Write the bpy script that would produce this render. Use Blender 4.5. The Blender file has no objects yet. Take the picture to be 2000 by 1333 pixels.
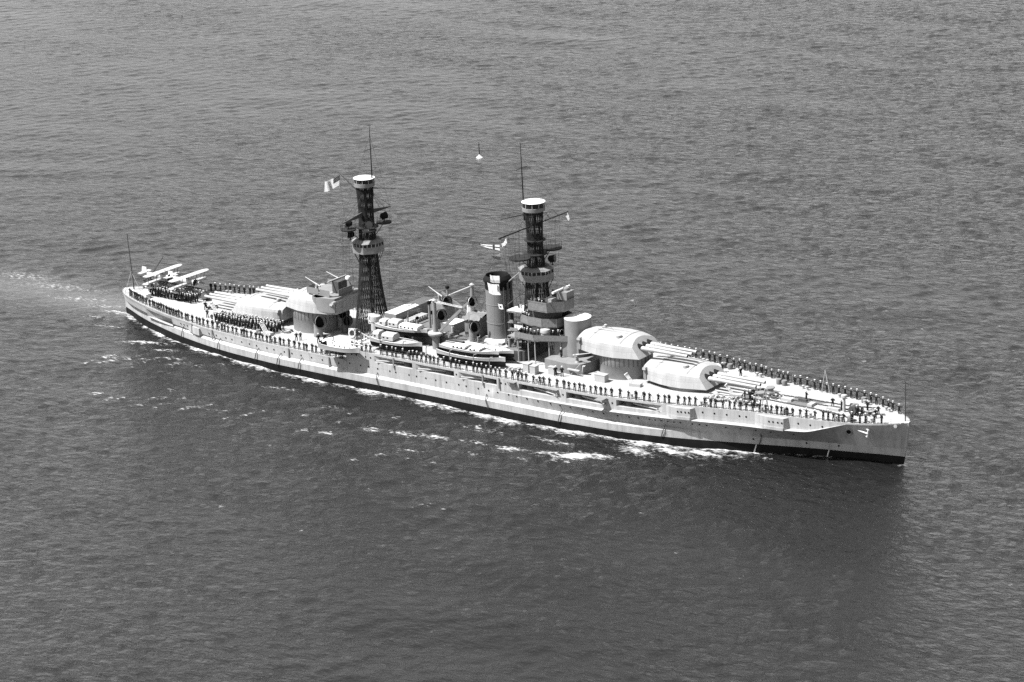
import bpy, math, random
import numpy as np
from mathutils import Vector, Matrix
random.seed(7)
R = math.radians
sc = bpy.context.scene
col = sc.collection

# ------------------------------------------------------------------ camera (X = bow, Y = port, Z = up, metres)
def cam_basis(yaw, pitch, roll):
    y, p, r = R(yaw), R(pitch), R(roll)
    right = Vector((math.cos(y), math.sin(y), 0)); fh = Vector((-math.sin(y), math.cos(y), 0))
    fwd = fh*math.cos(p) - Vector((0, 0, 1))*math.sin(p)
    up = right.cross(fwd)
    return right*math.cos(r) + up*math.sin(r), up*math.cos(r) - right*math.sin(r), fwd
CAM = Vector((312.91, -397.17, 165.84)); YAW = 37.45
cr, cu, cf = cam_basis(YAW, 17.39, -2.54)
cd = bpy.data.cameras.new('camera'); cam = bpy.data.objects.new('camera', cd); col.objects.link(cam)
cam.matrix_world = Matrix(((cr.x, cu.x, -cf.x, CAM.x), (cr.y, cu.y, -cf.y, CAM.y), (cr.z, cu.z, -cf.z, CAM.z), (0, 0, 0, 1)))
cd.sensor_width = 36; cd.lens = 36*5500/2000; cd.clip_start = 1; cd.clip_end = 60000
sc.camera = cam

# ------------------------------------------------------------------ light: high sun from the starboard quarter
SUN_EL, SUN_AZ = 58.0, 230.0        # azimuth: direction the light comes from, in the XY plane from +X
w = bpy.data.worlds.new('World'); sc.world = w; w.use_nodes = True
nt = w.node_tree; bg = nt.nodes['Background']
sky = nt.nodes.new('ShaderNodeTexSky'); sky.sky_type = 'NISHITA'; sky.sun_disc = False
sky.sun_elevation = R(SUN_EL); sky.sun_rotation = R(90 - SUN_AZ); sky.dust_density = 1.0
bw = nt.nodes.new('ShaderNodeRGBToBW'); nt.links.new(sky.outputs[0], bw.inputs[0]); nt.links.new(bw.outputs[0], bg.inputs[0])
bg.inputs[1].default_value = 0.10
sd = bpy.data.lights.new('sun', 'SUN'); sd.energy = 5.0; sd.angle = R(0.53); sd.color = (1, 1, 1)
so = bpy.data.objects.new('sun', sd); col.objects.link(so)
sv = Vector((math.cos(R(SUN_EL))*math.cos(R(SUN_AZ)), math.cos(R(SUN_EL))*math.sin(R(SUN_AZ)), math.sin(R(SUN_EL))))
so.rotation_euler = sv.to_track_quat('Z', 'Y').to_euler(); so.location = (0, 0, 200)
vs = sc.view_settings; vs.view_transform = 'Standard'; vs.look = 'None'; vs.gamma = 1; vs.exposure = 1.3; vs.use_curve_mapping = False
sc.cycles.use_denoising = False; sc.cycles.sample_clamp_indirect = 2.0; sc.cycles.sample_clamp_direct = 1.3; sc.cycles.caustics_reflective = False; sc.cycles.caustics_refractive = False

# ------------------------------------------------------------------ materials (a black-and-white world)
def mat(name, c, rough=0.6, var=0.0, scale=1.0, stretch=(1, 1, 1), bump=0.0, spec=0.4, detail=4.0):
    m = bpy.data.materials.new(name); m.use_nodes = True
    n, l = m.node_tree.nodes, m.node_tree.links; b = n['Principled BSDF']
    b.inputs['Base Color'].default_value = (c, c, c, 1); b.inputs['Roughness'].default_value = rough
    b.inputs['Specular IOR Level'].default_value = spec
    if var or bump:
        tc = n.new('ShaderNodeTexCoord'); mp = n.new('ShaderNodeMapping'); mp.inputs['Scale'].default_value = stretch
        no = n.new('ShaderNodeTexNoise'); no.inputs['Scale'].default_value = scale; no.inputs['Detail'].default_value = detail
        l.new(tc.outputs['Object'], mp.inputs[0]); l.new(mp.outputs[0], no.inputs['Vector'])
        if var:
            rp = n.new('ShaderNodeMapRange'); rp.inputs[1].default_value = .3; rp.inputs[2].default_value = .7
            rp.inputs[3].default_value = c*(1-var); rp.inputs[4].default_value = min(1, c*(1+var))
            l.new(no.outputs[0], rp.inputs[0]); l.new(rp.outputs[0], b.inputs['Base Color'])
        if bump:
            bp = n.new('ShaderNodeBump'); bp.inputs['Strength'].default_value = bump; bp.inputs['Distance'].default_value = .05
            l.new(no.outputs[0], bp.inputs['Height']); l.new(bp.outputs[0], b.inputs['Normal'])
    return m
def plate_mat(name, c, pw, ph, streak=.72):
    """painted plating: faint lapped seams, grime and vertical streaks"""
    m = mat(name, c, .55, .10, .35, (1, 1, .35), 0, .35, 6)
    n, l = m.node_tree.nodes, m.node_tree.links; b = n['Principled BSDF']
    tc = [x for x in n if x.type == 'TEX_COORD'][0]; rp = [x for x in n if x.type == 'MAP_RANGE'][0]
    mp = n.new('ShaderNodeMapping'); mp.inputs['Rotation'].default_value = (R(90), 0, 0); l.new(tc.outputs['Object'], mp.inputs[0])
    br = n.new('ShaderNodeTexBrick'); br.inputs['Scale'].default_value = 1; br.inputs['Brick Width'].default_value = pw; br.inputs['Row Height'].default_value = ph
    br.inputs['Mortar Size'].default_value = .035; br.inputs['Color1'].default_value = (1, 1, 1, 1); br.inputs['Color2'].default_value = (.955, .955, .955, 1)
    br.inputs['Mortar'].default_value = (.8, .8, .8, 1); l.new(mp.outputs[0], br.inputs[0])
    s1 = n.new('ShaderNodeTexNoise'); m2 = n.new('ShaderNodeMapping'); m2.inputs['Scale'].default_value = (1.6, 1.6, .12)
    l.new(tc.outputs['Object'], m2.inputs[0]); l.new(m2.outputs[0], s1.inputs['Vector']); s1.inputs['Scale'].default_value = 1.0; s1.inputs['Detail'].default_value = 5
    r2 = n.new('ShaderNodeMapRange'); r2.inputs[1].default_value = .45; r2.inputs[2].default_value = .75; r2.inputs[3].default_value = 1; r2.inputs[4].default_value = streak
    l.new(s1.outputs[0], r2.inputs[0])
    a = n.new('ShaderNodeMath'); a.operation = 'MULTIPLY'; l.new(rp.outputs[0], a.inputs[0]); l.new(br.outputs[0], a.inputs[1])
    a2 = n.new('ShaderNodeMath'); a2.operation = 'MULTIPLY'; l.new(a.outputs[0], a2.inputs[0]); l.new(r2.outputs[0], a2.inputs[1])
    l.new(a2.outputs[0], b.inputs['Base Color'])
    return m
def plank_mat(name, c):
    m = mat(name, c, .8, .10, .5, (.25, 3, 1), 0, .2, 6)
    n, l = m.node_tree.nodes, m.node_tree.links; b = n['Principled BSDF']
    tc = [x for x in n if x.type == 'TEX_COORD'][0]; rp = [x for x in n if x.type == 'MAP_RANGE'][0]
    br = n.new('ShaderNodeTexBrick'); br.inputs['Scale'].default_value = 1; br.inputs['Brick Width'].default_value = 6; br.inputs['Row Height'].default_value = .11
    br.inputs['Mortar Size'].default_value = .012; br.inputs['Color1'].default_value = (1, 1, 1, 1); br.inputs['Color2'].default_value = (.9, .9, .9, 1); br.inputs['Mortar'].default_value = (.45, .45, .45, 1)
    l.new(tc.outputs['Object'], br.inputs[0])
    a = n.new('ShaderNodeMath'); a.operation = 'MULTIPLY'; l.new(rp.outputs[0], a.inputs[0]); l.new(br.outputs[0], a.inputs[1]); l.new(a.outputs[0], b.inputs['Base Color'])
    return m
M = dict(
    hull=plate_mat('hull_grey_paint', .34, 6.0, 1.5), boot=mat('boot_topping', .007, .75, .4, .6, (1, 1, .3), spec=.12),
    grey=mat('grey_paint', .165, .55, .10, .8), turret=plate_mat('turret_grey_paint', .30, 3.1, 1.15, .86), light=mat('light_grey_paint', .29, .55, .06, .8),
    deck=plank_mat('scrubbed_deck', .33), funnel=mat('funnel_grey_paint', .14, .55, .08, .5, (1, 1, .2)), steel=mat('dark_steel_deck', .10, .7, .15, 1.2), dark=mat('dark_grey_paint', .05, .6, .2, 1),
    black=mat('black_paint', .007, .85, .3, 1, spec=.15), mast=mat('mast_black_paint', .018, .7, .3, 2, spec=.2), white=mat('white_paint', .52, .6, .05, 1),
    canvas=mat('grey_canvas', .13, .9, .15, 2.5, (1, 1, 1), .5), awning=mat('white_canvas', .6, .9, .06, 1.5, (1, 1, 1), .4), glass=mat('dark_glass', .01, .08, 0, 1, spec=.6),
    wood=mat('boat_wood', .45, .7, .2, 1.5, (.3, 4, 1)), rope=mat('rope', .25, .9), navy=mat('navy_wool', .012, .95, .3, 9, spec=.1), skin=mat('skin', .30, .7), shoe=mat('shoe_black', .01, .5),
    mid=mat('flag_mid_grey', .16, .9), navyflag=mat('flag_dark', .03, .9), chain=mat('chain_iron', .05, .7), silver=mat('doped_fabric', .36, .45, .04, 1))

# ------------------------------------------------------------------ mesh helper
class MB:
    def __init__(s): s.v = []; s.f = []; s.m = []; s.s = []
    def add(s, vs, fs, m=0, sm=False):
        o = len(s.v); s.v += [tuple(v) for v in vs]
        for f in fs: s.f.append(tuple(i+o for i in f)); s.m.append(m); s.s.append(sm)
        return s
    def box(s, c, d, m=0, rz=0, taper=1.0):
        x, y, z = d[0]/2, d[1]/2, d[2]/2; vs = []
        for k, sg in ((1.0, -1), (taper, 1)):
            for a, b in ((-x, -y), (x, -y), (x, y), (-x, y)):
                a *= k; b *= k
                vs.append((c[0]+a*math.cos(rz)-b*math.sin(rz), c[1]+a*math.sin(rz)+b*math.cos(rz), c[2]+sg*z))
        return s.add(vs, [(3, 2, 1, 0), (4, 5, 6, 7), (0, 1, 5, 4), (1, 2, 6, 5), (2, 3, 7, 6), (3, 0, 4, 7)], m)
    def prism(s, poly, z0, z1, m=0, mt=None, sm=False, k=1.0):
        n = len(poly); cx = sum(p[0] for p in poly)/n; cy = sum(p[1] for p in poly)/n
        vs = [(p[0], p[1], z0) for p in poly] + [(cx+(p[0]-cx)*k, cy+(p[1]-cy)*k, z1) for p in poly]
        s.add(vs, [(i, (i+1) % n, (i+1) % n+n, i+n) for i in range(n)], m, sm)
        o = len(s.v)-2*n
        s.f.append(tuple(range(o+n, o+2*n))); s.m.append(m if mt is None else mt); s.s.append(False)
        s.f.append(tuple(range(o+n-1, o-1, -1))); s.m.append(m); s.s.append(False)
        return s
    def cyl(s, p0, p1, r0, r1=None, n=10, m=0, caps=True, mc=None):
        r1 = r0 if r1 is None else r1; p0, p1 = Vector(p0), Vector(p1); d = (p1-p0).normalized()
        a = d.orthogonal().normalized(); b = d.cross(a); vs = []
        for p, r in ((p0, r0), (p1, r1)):
            for i in range(n):
                t = 2*math.pi*i/n; vs.append(p+a*(r*math.cos(t))+b*(r*math.sin(t)))
        s.add(vs, [(i, (i+1) % n, (i+1) % n+n, i+n) for i in range(n)], m, n > 5)
        if caps:
            o = len(s.v)-2*n; mc = m if mc is None else mc
            s.f += [tuple(range(o+n-1, o-1, -1)), tuple(range(o+n, o+2*n))]; s.m += [mc, mc]; s.s += [False, False]
        return s
    def tube(s, path, r, n=5, m=0):
        for a, b in zip(path[:-1], path[1:]): s.cyl(a, b, r, r, n, m)
        return s
    def loft(s, rings, m=0, closed=True, caps=True, sm=True):
        k = len(rings[0]); vs = [p for r in rings for p in r]; fs = []
        for j in range(len(rings)-1):
            for i in range(k if closed else k-1):
                fs.append((j*k+i, j*k+(i+1) % k, (j+1)*k+(i+1) % k, (j+1)*k+i))
        s.add(vs, fs, m, sm)
        if caps:
            o = len(s.v)-len(vs)
            s.f += [tuple(range(o+k-1, o-1, -1)), tuple(range(o+(len(rings)-1)*k, o+len(vs)))]; s.m += [m, m]; s.s += [False, False]
        return s
    def lathe(s, prof, c=(0, 0, 0), n=20, m=0, sm=True, sx=1.0, sy=1.0, caps=True):
        return s.loft([[(c[0]+sx*r*math.cos(2*math.pi*i/n), c[1]+sy*r*math.sin(2*math.pi*i/n), c[2]+z) for i in range(n)] for r, z in prof], m, True, caps, sm)
    def mesh(s, name, mats):
        me = bpy.data.meshes.new(name); me.from_pydata(s.v, [], s.f)
        for x in mats: me.materials.append(M[x] if isinstance(x, str) else x)
        me.polygons.foreach_set('material_index', s.m); me.polygons.foreach_set('use_smooth', s.s); me.update(); me.set_sharp_from_angle(angle=R(38))
        return me
    def build(s, name, mats, parent=None, loc=(0, 0, 0), rz=0):
        if isinstance(mats, str): mats = [mats]
        return link(name, s.mesh(name, mats), parent, loc, rz)
def link(name, me, parent=None, loc=(0, 0, 0), rz=0):
    o = bpy.data.objects.new(name, me); col.objects.link(o); o.parent = parent; o.location = loc; o.rotation_euler = (0, 0, rz)
    return o
def empty(name, loc=(0, 0, 0), rz=0):
    o = bpy.data.objects.new(name, None); col.objects.link(o); o.location = loc; o.rotation_euler = (0, 0, rz); o.empty_display_size = .5
    return o
def tag(o, label=None, cat=None, group=None, kind=None):
    if label: o['label'] = label
    if cat: o['category'] = cat
    if group: o['group'] = group
    if kind: o['kind'] = kind
    return o
def copy_tree(o, parent=None):
    c = o.copy(); col.objects.link(c); c.parent = parent
    for ch in list(o.children): copy_tree(ch, c)
    return c
def I(x, t): return float(np.interp(x, [a for a, b in t], [b for a, b in t]))
def smooth01(t): t = max(0, min(1, t)); return t*t*(3-2*t)

# ------------------------------------------------------------------ hull lines (half breadths measured along the ship)
BREAK = -20.0
T_WL = [(-92, .05), (-91, .3), (-85, 3.3), (-78, 6.2), (-67.7, 9.6), (-58.9, 11.7), (-50.7, 13.1), (-37.8, 14.2), (-19, 14.45), (28, 14.5), (40, 13.8), (47, 12.7), (54.4, 10.9), (64, 7.8), (77, 3.6), (85, 1.6), (91.6, .12), (93, .05)]
T_DK = [(-91.6, .1), (-91.3, 1.0), (-90.3, 2.3), (-88, 3.7), (-84, 5.4), (-80, 6.8), (-71, 9.4), (-58, 12.1), (-43, 13.6), (-25, 14.15), (25, 14.15), (38, 13.7), (45, 12.9), (50, 12.1), (55, 11.0), (60, 9.8), (65, 8.7), (70, 7.9), (80, 6.6), (85, 5.4), (89, 3.6), (91.2, 1.9), (92.2, .7), (92.6, .1)]
def smoothtab(t, n=5):
    xs = np.arange(t[0][0], t[-1][0]+.01, .25); ys = np.interp(xs, [a for a, b in t], [b for a, b in t])
    k = np.ones(n*2+1)/(n*2+1); yp = np.pad(ys, n, mode='edge'); y2 = np.convolve(yp, k, 'valid')
    wgt = np.clip(np.minimum(xs-xs[0], xs[-1]-xs)/3, 0, 1); y2 = ys*(1-wgt)+y2*wgt
    return xs, y2
_wl, _dk = smoothtab(T_WL, 12), smoothtab(T_DK, 8)
def hb_wl(x): return float(np.interp(x, *_wl))
def hb_dk(x): return float(np.interp(x, *_dk))
def z_fc(x): return I(x, [(-20, 7.05), (10, 7.1), (40, 7.2), (60, 7.35), (80, 7.5), (93, 7.6)])
def z_qd(x): return I(x, [(-92, 5.3), (-80, 5.05), (-60, 4.85), (-20, 4.75)])
def z_dk(x): return z_fc(x) if x > BREAK else z_qd(x)
# gun recesses: (x at the shallow muzzle end, x at the deep gun end, depth, z0, z1)
NOTCH = [(-13.2, -4.0, 2.3, 5.62, 6.8), (-3.2, 5.8, 2.3, 5.62, 6.8), (6.9, 15.6, 2.3, 5.62, 6.8),
         (29.6, 20.6, 2.3, 5.65, 6.85), (40.0, 31.0, 2.3, 5.7, 6.9), (50.2, 41.4, 2.3, 5.85, 7.0), (-79.2, -69.6, 1.7, 2.75, 4.45)]
def notch(x):
    for a, b, d, z0, z1 in NOTCH:
        lo, hi = min(a, b), max(a, b)
        if lo < x < hi:
            t = (x-a)/(b-a); return d*min(1, t*1.25), z0, z1
    return None
def section(x):
    wl, dk, zd = hb_wl(x), hb_dk(x), z_dk(x)
    zb = 1.3; led = .62*smooth01((x+76)/10)*smooth01((60-x)/8)
    belt = wl+.05+.04*max(0, min(wl, 3)); zt = 2.6
    if x > 10:
        kw = .95*smooth01((x-12)/32)*smooth01((83.5-x)/9); zk = I(x, [(10, 4.4), (30, 4.75), (48, 5.1), (70, 5.15), (77, 5.5), (83.5, zd-.12), (93, zd-.12)])
        kn = dk+kw-.1*(1-smooth01((x-12)/20))
        fl = I(x, [(54, 0), (80, .25), (92, .05)]); belt += fl
    else:
        kw = 0; zk = 3.9 if x > BREAK else 3.3; kn = None
    in0 = belt-led
    if kn is None: kn = in0+(dk-.05-in0)*.5
    up0 = kn-kw
    nn = notch(x)
    if x > BREAK: n, z0, z1 = nn if nn else (0, max(zk+.25, 5.75), max(zk+.6, 6.75))
    else: n, z0, z1 = nn if nn else (0, zk+.2, 4.35)
    if nn and x < BREAK: zk = 2.98-.3; z0 = max(z0, zk+.05)
    if zk > 5.6: z0 = zk+(zd-zk)*.3; z1 = zk+(zd-zk)*.7
    def up(z): t = (z-zk)/(zd-zk); return up0+(dk-up0)*t
    return [(wl*.9, -4), (wl, -.6), (wl+(belt-wl)*.6, zb), (belt, zt if zt < zk-.3 else zk-.4), (in0, (zt if zt < zk-.3 else zk-.4)+.38*led/.62+.02), (kn, zk), (up0, zk+.02+.1*min(1, kw)), (up(z0), z0), (up(z0)-n, z0+.02), (up(z1)-n, z1-.02), (up(z1), z1), (dk, zd)]
def hull_y(x, z):
    p = section(x); return float(np.interp(z, [b+i*1e-4 for i, (a, b) in enumerate(p)], [a for a, b in p]))
ship = tag(empty('battleship'), 'long grey battleship with two dark lattice masts, dressed with sailors along her rails', 'battleship')
xs = set(np.round(np.arange(-91.5, 92.6, 1.0), 3)) | {-91.6, 92.55, 92.3, 92.0, -91.2, -90.8, BREAK-.01, BREAK+.01, 91.6, 91.2}
for a, b, *_ in NOTCH: xs |= {round(a+.01, 3), round(a-.01, 3), round(b-.01*np.sign(b-a), 3), round(b+.01*np.sign(b-a), 3)}
xs = sorted(xs); secs = [section(x) for x in xs]; K = len(secs[0])
def stem(x, z): return x-1.25*smooth01((x-82)/10.5)*max(0, 1-(z+.0)/7.5)**1.7 if z > 0 else x-1.25*smooth01((x-82)/10.5)
hull = MB(); vs = []
for x, p in zip(xs, secs):
    vs += [(stem(x, z), -a, z) for a, z in p] + [(stem(x, z), a, z) for a, z in reversed(p)]
fs = []; ms = []
for j in range(len(xs)-1):
    for i in range(2*K-1):
        if i == K-1: continue
        a = j*2*K+i; b = a+2*K
        fs.append((a, b, b+1, a+1)); ii = i if i < K else 2*K-2-i; ms.append(1 if ii < 2 else 0)
for j in (0, len(xs)-1):
    for i in range(K-1):
        a = j*2*K+i; b = j*2*K+2*K-1-i; fs.append((a, a+1, b-1, b)); ms.append(1 if i < 2 else 0)
hull.add(vs, fs); hull.m = ms
hull.s = [False]*len(fs)
# transverse bulkhead at the forecastle break
yb = hb_dk(BREAK); hull.add([(BREAK, -yb, z_qd(BREAK)), (BREAK, yb, z_qd(BREAK)), (BREAK, yb, z_fc(BREAK)), (BREAK, -yb, z_fc(BREAK))], [(0, 1, 2, 3)])
hull_o = hull.build('hull', ['hull', 'boot'], ship)
def deck_mesh(x0, x1, zf):
    m = MB(); st = [x for x in xs if x0 <= x <= x1]
    rows = []
    for x in st: h = hb_dk(x); rows.append([(x, h*t, zf(x)+.10*(1-t*t)+.003) for t in (-1, -.6, 0, .6, 1)])
    return m.loft(rows, 0, False, False, False)
deck_mesh(BREAK, 93, z_fc).build('forecastle_deck', 'deck', ship)
deck_mesh(-92, BREAK, z_qd).build('quarterdeck', 'deck', ship)
# waterway angle along the deck edges, one each side
for sgn in (-1, 1):
    for a, b, zf in ((BREAK+.05, 92.2, z_fc), (-91.2, BREAK-.05, z_qd)):
        st = [x for x in xs if a <= x <= b]; m = MB()
        for u, v in zip(st[:-1], st[1:]):
            if v-u < .1: continue
            yu, yv = sgn*(hb_dk(u)-.02), sgn*(hb_dk(v)-.02)
            m.add([(u, yu, zf(u)-.03), (v, yv, zf(v)-.03), (v, yv, zf(v)+.14), (u, yu, zf(u)+.14), (u, yu-sgn*.12, zf(u)+.14), (v, yv-sgn*.12, zf(v)+.14)], [(0, 1, 2, 3), (3, 2, 5, 4)])
        m.build('waterway', 'light', ship)
# plated-over casemate sponsons with sight ports
def sponson(x0, x1, d, parent):
    z1 = z_fc(x0)-.06; m = MB(); n = 14
    top = []; 
    for i in range(n+1):
        t = i/n; x = x0+(x1-x0)*t; b = d*math.sin(math.pi*min(1, (.12+.88*t)))**.45 if t < .999 else 0
        b = d*min(1, t*2.2)**.8 if t < .9 else d*(1-((t-.9)/.1)**3)
        top.append((x, b))
    for z0, zz, k in ((5.75, z1, 1.0), (5.2, 5.72, 1.22)):
        poly = [(x, -(hull_y(x, 6.3)+b*k)) for x, b in top] + [(x1, -hull_y(x1, 6.3)+.6), (x0, -hull_y(x0, 6.3)+.6)]
        m.prism(poly, z0, zz, 0, 1)
    o = m.build('casemate_sponson', ['hull', 'light'], parent)
    for t in (.5, .62, .76, .88):
        x = x0+(x1-x0)*t; y = -(hull_y(x, 6.3)+d*min(1, t*2.2)**.8)
        MB().cyl((0, .06, 0), (0, -.03, 0), .17, .17, 10).build('sight_port', 'black', o, (x, y, 6.55))
sponson(51.0, 56.2, .9, ship); sponson(67.0, 73.2, .9, ship)
m = MB(); poly = [(-64, -hull_y(-64, 3.6)+.5), (-64, -hull_y(-64, 3.6)-.1), (-61.5, -hull_y(-61.5, 3.6)-.55), (-60.0, -hull_y(-60, 3.6)-.5), (-59.6, -hull_y(-59.6, 3.6)+.5)]
m.prism(poly, 3.0, 4.45, 0, 1); m.build('casemate_sponson', ['hull', 'light'], ship)
# portholes
pm = MB().cyl((0, .05, 0), (0, -.035, 0), .17, .17, 10, 0).mesh('porthole', ['black'])
def porthole(x, z):
    y = hull_y(x, z); dy = (hull_y(x+.3, z)-hull_y(x-.3, z))/.6
    o = link('porthole', pm, hull_o, (x, -y, z), math.atan(-dy))
x = -66.0
for i, x in enumerate(list(np.arange(-57, 45, 2.35))):
    if notch(x) is None or True: porthole(x+random.uniform(-.5, .5), 4.35 if x > BREAK else 3.95)
for x in (-56.5, -55.4, -54.3): porthole(x-10, 4.1)
for x in (46, 48.1, 49.2, 50.3, 51.5, 52.6, 53.8, 56, 57.3, 58.6, 62, 64.6, 67.3, 70, 74): porthole(x, 4.45)
for x in (57.6, 59.7, 61.9, 64.2, 65.4, 75.0, 77.2, 79.4): porthole(x, 6.55)
for x in (-18.6, -17.5, -15.2, -14.0, 6.35, 16.6, 17.6, 30.3, 40.6): porthole(x, 6.3)
for x in (66, 80.5, 75): porthole(x, 2.2)

# ------------------------------------------------------------------ casemate guns
def casemate_gun(i):
    a, b, d, z0, z1 = NOTCH[i]; s = 1 if a > b else -1     # s: which way the barrel points
    px = b+s*1.9; y = -(hull_y(px, z1+.15)-1.35); z = z0+.52
    o = MB().cyl((px, y, z0+.03), (px, y, z1-.04), .85, .85, 18).build('casemate_gun', ['dark'], ship)  # drum coloured dark to stand in for shade deep in the recess
    mx, my = a-s*.6, -(hull_y(a, z1+.2)+.28)
    dv = Vector((mx-px, my-y, -.05)); q = Vector((px, y, z))
    g = MB(); g.cyl(q, q+dv*.45, .19, .15, 10); g.cyl(q+dv*.45, q+dv, .13, .095, 10); g.cyl(q+dv*.985, q+dv*1.0, .12, .12, 10, 1)
    g.build('gun_barrel', ['light', 'black'], o)
for i in range(6): casemate_gun(i)

# ------------------------------------------------------------------ main turrets
def turret_rings():
    # x stations with half width at base, shoulder, roof height
    st = [(-8.1, 3.5, 3.35, 2.2, 3.0), (-6.2, 4.25, 4.05, 2.25, 3.15), (-3.6, 4.95, 4.6, 2.3, 3.3), (-1.4, 5.2, 4.75, 2.3, 3.35), (.7, 5.1, 4.6, 2.25, 3.35), (2.3, 4.65, 4.2, 2.15, 3.25)]
    rings = []
    for x, wb, ws, zs, zr in st:
        r = [(x, -wb, 0), (x, -ws-.12, zs*.8), (x, -ws, zs)]
        for t in (.85, .65, .4, .15): r.append((x, -ws*t, zs+(zr-zs)*math.cos(t*math.pi/2)**.8))
        r += [(p[0], -p[1], p[2]) for p in reversed(r)]
        rings.append(r)
    # sloping face plate: bottom pushed forward
    fr = []
    for (x, y, z) in rings[-1]:
        t = z/3.25; fr.append((5.9-2.85*t-.10*abs(y)*(1-t), y*(.80+.08*t), z-(.25*t)))
    rings.append(fr)
    return rings
def gun_barrel_mesh():
    m = MB(); m.loft([[(x, r*math.cos(2*math.pi*i/14), r*math.sin(2*math.pi*i/14)) for i in range(14)] for x, r in ((0, .45), (1.6, .43), (3.5, .39), (3.55, .36), (6.5, .32), (9.9, .26), (10.2, .25), (10.5, .30), (10.75, .30))])
    m.cyl((10.76, 0, 0), (10.74, 0, 0), .2, .2, 12, 1)
    m.box((2.6, 0, .47), (.35, .25, .2), 0)
    return m.mesh('gun_barrel', ['turret', 'black'])
GB = gun_barrel_mesh()
TM = MB().loft(turret_rings(), 0, True, True, False)
TM.s = [len(f) == 4 for f in TM.f]
turret_me = TM.mesh('gun_turret', ['turret'])
# keep crisp edges between the plates: smooth only the arched roof
for p in turret_me.polygons: p.use_smooth = (p.normal.z > .35 and len(p.vertices) == 4)
def turret(x, zb, rz, label):
    o = link('gun_turret', turret_me, ship, (x, 0, zb), rz); o['label'] = label
    for y in (-1.5, 0, 1.5):
        link('gun_barrel', GB, o, (3.55, y, 1.42))
        MB().cyl((3.4, y, 1.68), (4.5, y, 1.52), .56, .54, 14).build('gun_port', 'black', o)
    for sy in (-1, 1):
        h = MB(); h.box((-7.4, sy*3.95, 2.12), (.7, .9, .42), 0, 0, .85); h.build('rangefinder_hood', 'turret', o)
        h = MB(); h.box((-7.45, sy*3.95, 1.0), (.5, .16, 1.85), 0); h.build('side_bracket', 'grey', o)
    m = MB()
    for y in (-2.1, -.6, .6, 2.1): m.box((-2.3, y, 3.33-.07*y*y), (6.5, .09, .1))
    for xx in (-5.1, 1.5): m.tube([(xx, y, 2.4+.98*math.cos(abs(y)/4.4*1.57)**.8) for y in (-4.2, -3.4, -2.2, 0, 2.2, 3.4, 4.2)], .035)
    m.build('roof_batten', 'grey', o)
    if rz == 0 and x > 40:
        MB().box((-1.9, -1.05, 3.34), (7.2, .22, .14), 0).box((-1.9, .1, 3.38), (6.8, .2, .14), 0).build('stowed_spar', 'dark', o)
    hz = MB(); hz.lathe([(.55, 3.05), (.55, 3.45), (.4, 3.55)], (.2, -2.3, 0), 14); hz.lathe([(.3, 3.2), (.3, 3.62), (.1, 3.7)], (-5.3, 1.4, 0), 10); hz.build('roof_hatch', 'turret', o)
    return o
def barbette(x, z0, z1, r=4.8):
    o = MB().lathe([(r, z0), (r, z0+(z1-z0)*.55), (r+.03, z0+(z1-z0)*.56), (r+.03, z1), (r-.6, z1+.02)], (x, 0, 0), 48).build('barbette', 'grey', ship)
    if z1-z0 > 2:
        n = 36; st = MB().box((0, 0, 0), (.1, .07, (z1-z0)*.36)).mesh('stiffener', [M['dark']])
        for i in range(n):
            a = 2*math.pi*i/n
            if -.3 < math.cos(a-math.radians(YAW-90)) : link('stiffener', st, o, (x+(r+.045)*math.cos(a), (r+.045)*math.sin(a), z0+(z1-z0)*.76), a+math.pi/2)
TUR = [(48.7, 8.05, 0), (34.5, 11.45, 0), (-39.0, 9.35, math.pi), (-53.2, 5.95, math.pi)]
LAB = ['foremost triple gun turret low on the forecastle', 'raised triple gun turret in front of the conning tower', 'raised after gun turret carrying anti-aircraft guns on its roof', 'aftmost triple gun turret low on the quarterdeck']
tur = [turret(x, zb, rz, l) for (x, zb, rz), l in zip(TUR, LAB)]
for x, zb, rz in TUR: barbette(x, z_dk(x)-.05, zb-.01)

# anti-aircraft gun, local, pointing +X, base at z=0
def aa_gun_parts():
    a = MB(); a.lathe([(.55, 0), (.5, .12), (.28, .3), (.24, 1.0), (.34, 1.15)], n=14); a.box((-.1, 0, 1.25), (.7, .5, .5)); a.box((-.45, .42, 1.15), (.35, .3, .5)); a.tube([(-.5, -.5, .9), (.2, -.45, 1.2)], .05)
    b = MB(); d = Vector((1, 0, .28)).normalized(); p = Vector((-.9, 0, 1.2))
    b.cyl(p, p+d*1.6, .17, .15, 10); b.cyl(p+d*1.6, p+d*4.4, .105, .07, 10)
    return a.mesh('anti_aircraft_gun', [M['grey']]), b.mesh('gun_barrel', [M['light']])
AAM = aa_gun_parts()
def aa_gun(x, y, z, rz):
    o = link('anti_aircraft_gun', AAM[0], ship, (x, y, z), rz); link('gun_barrel', AAM[1], o); return o
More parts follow.
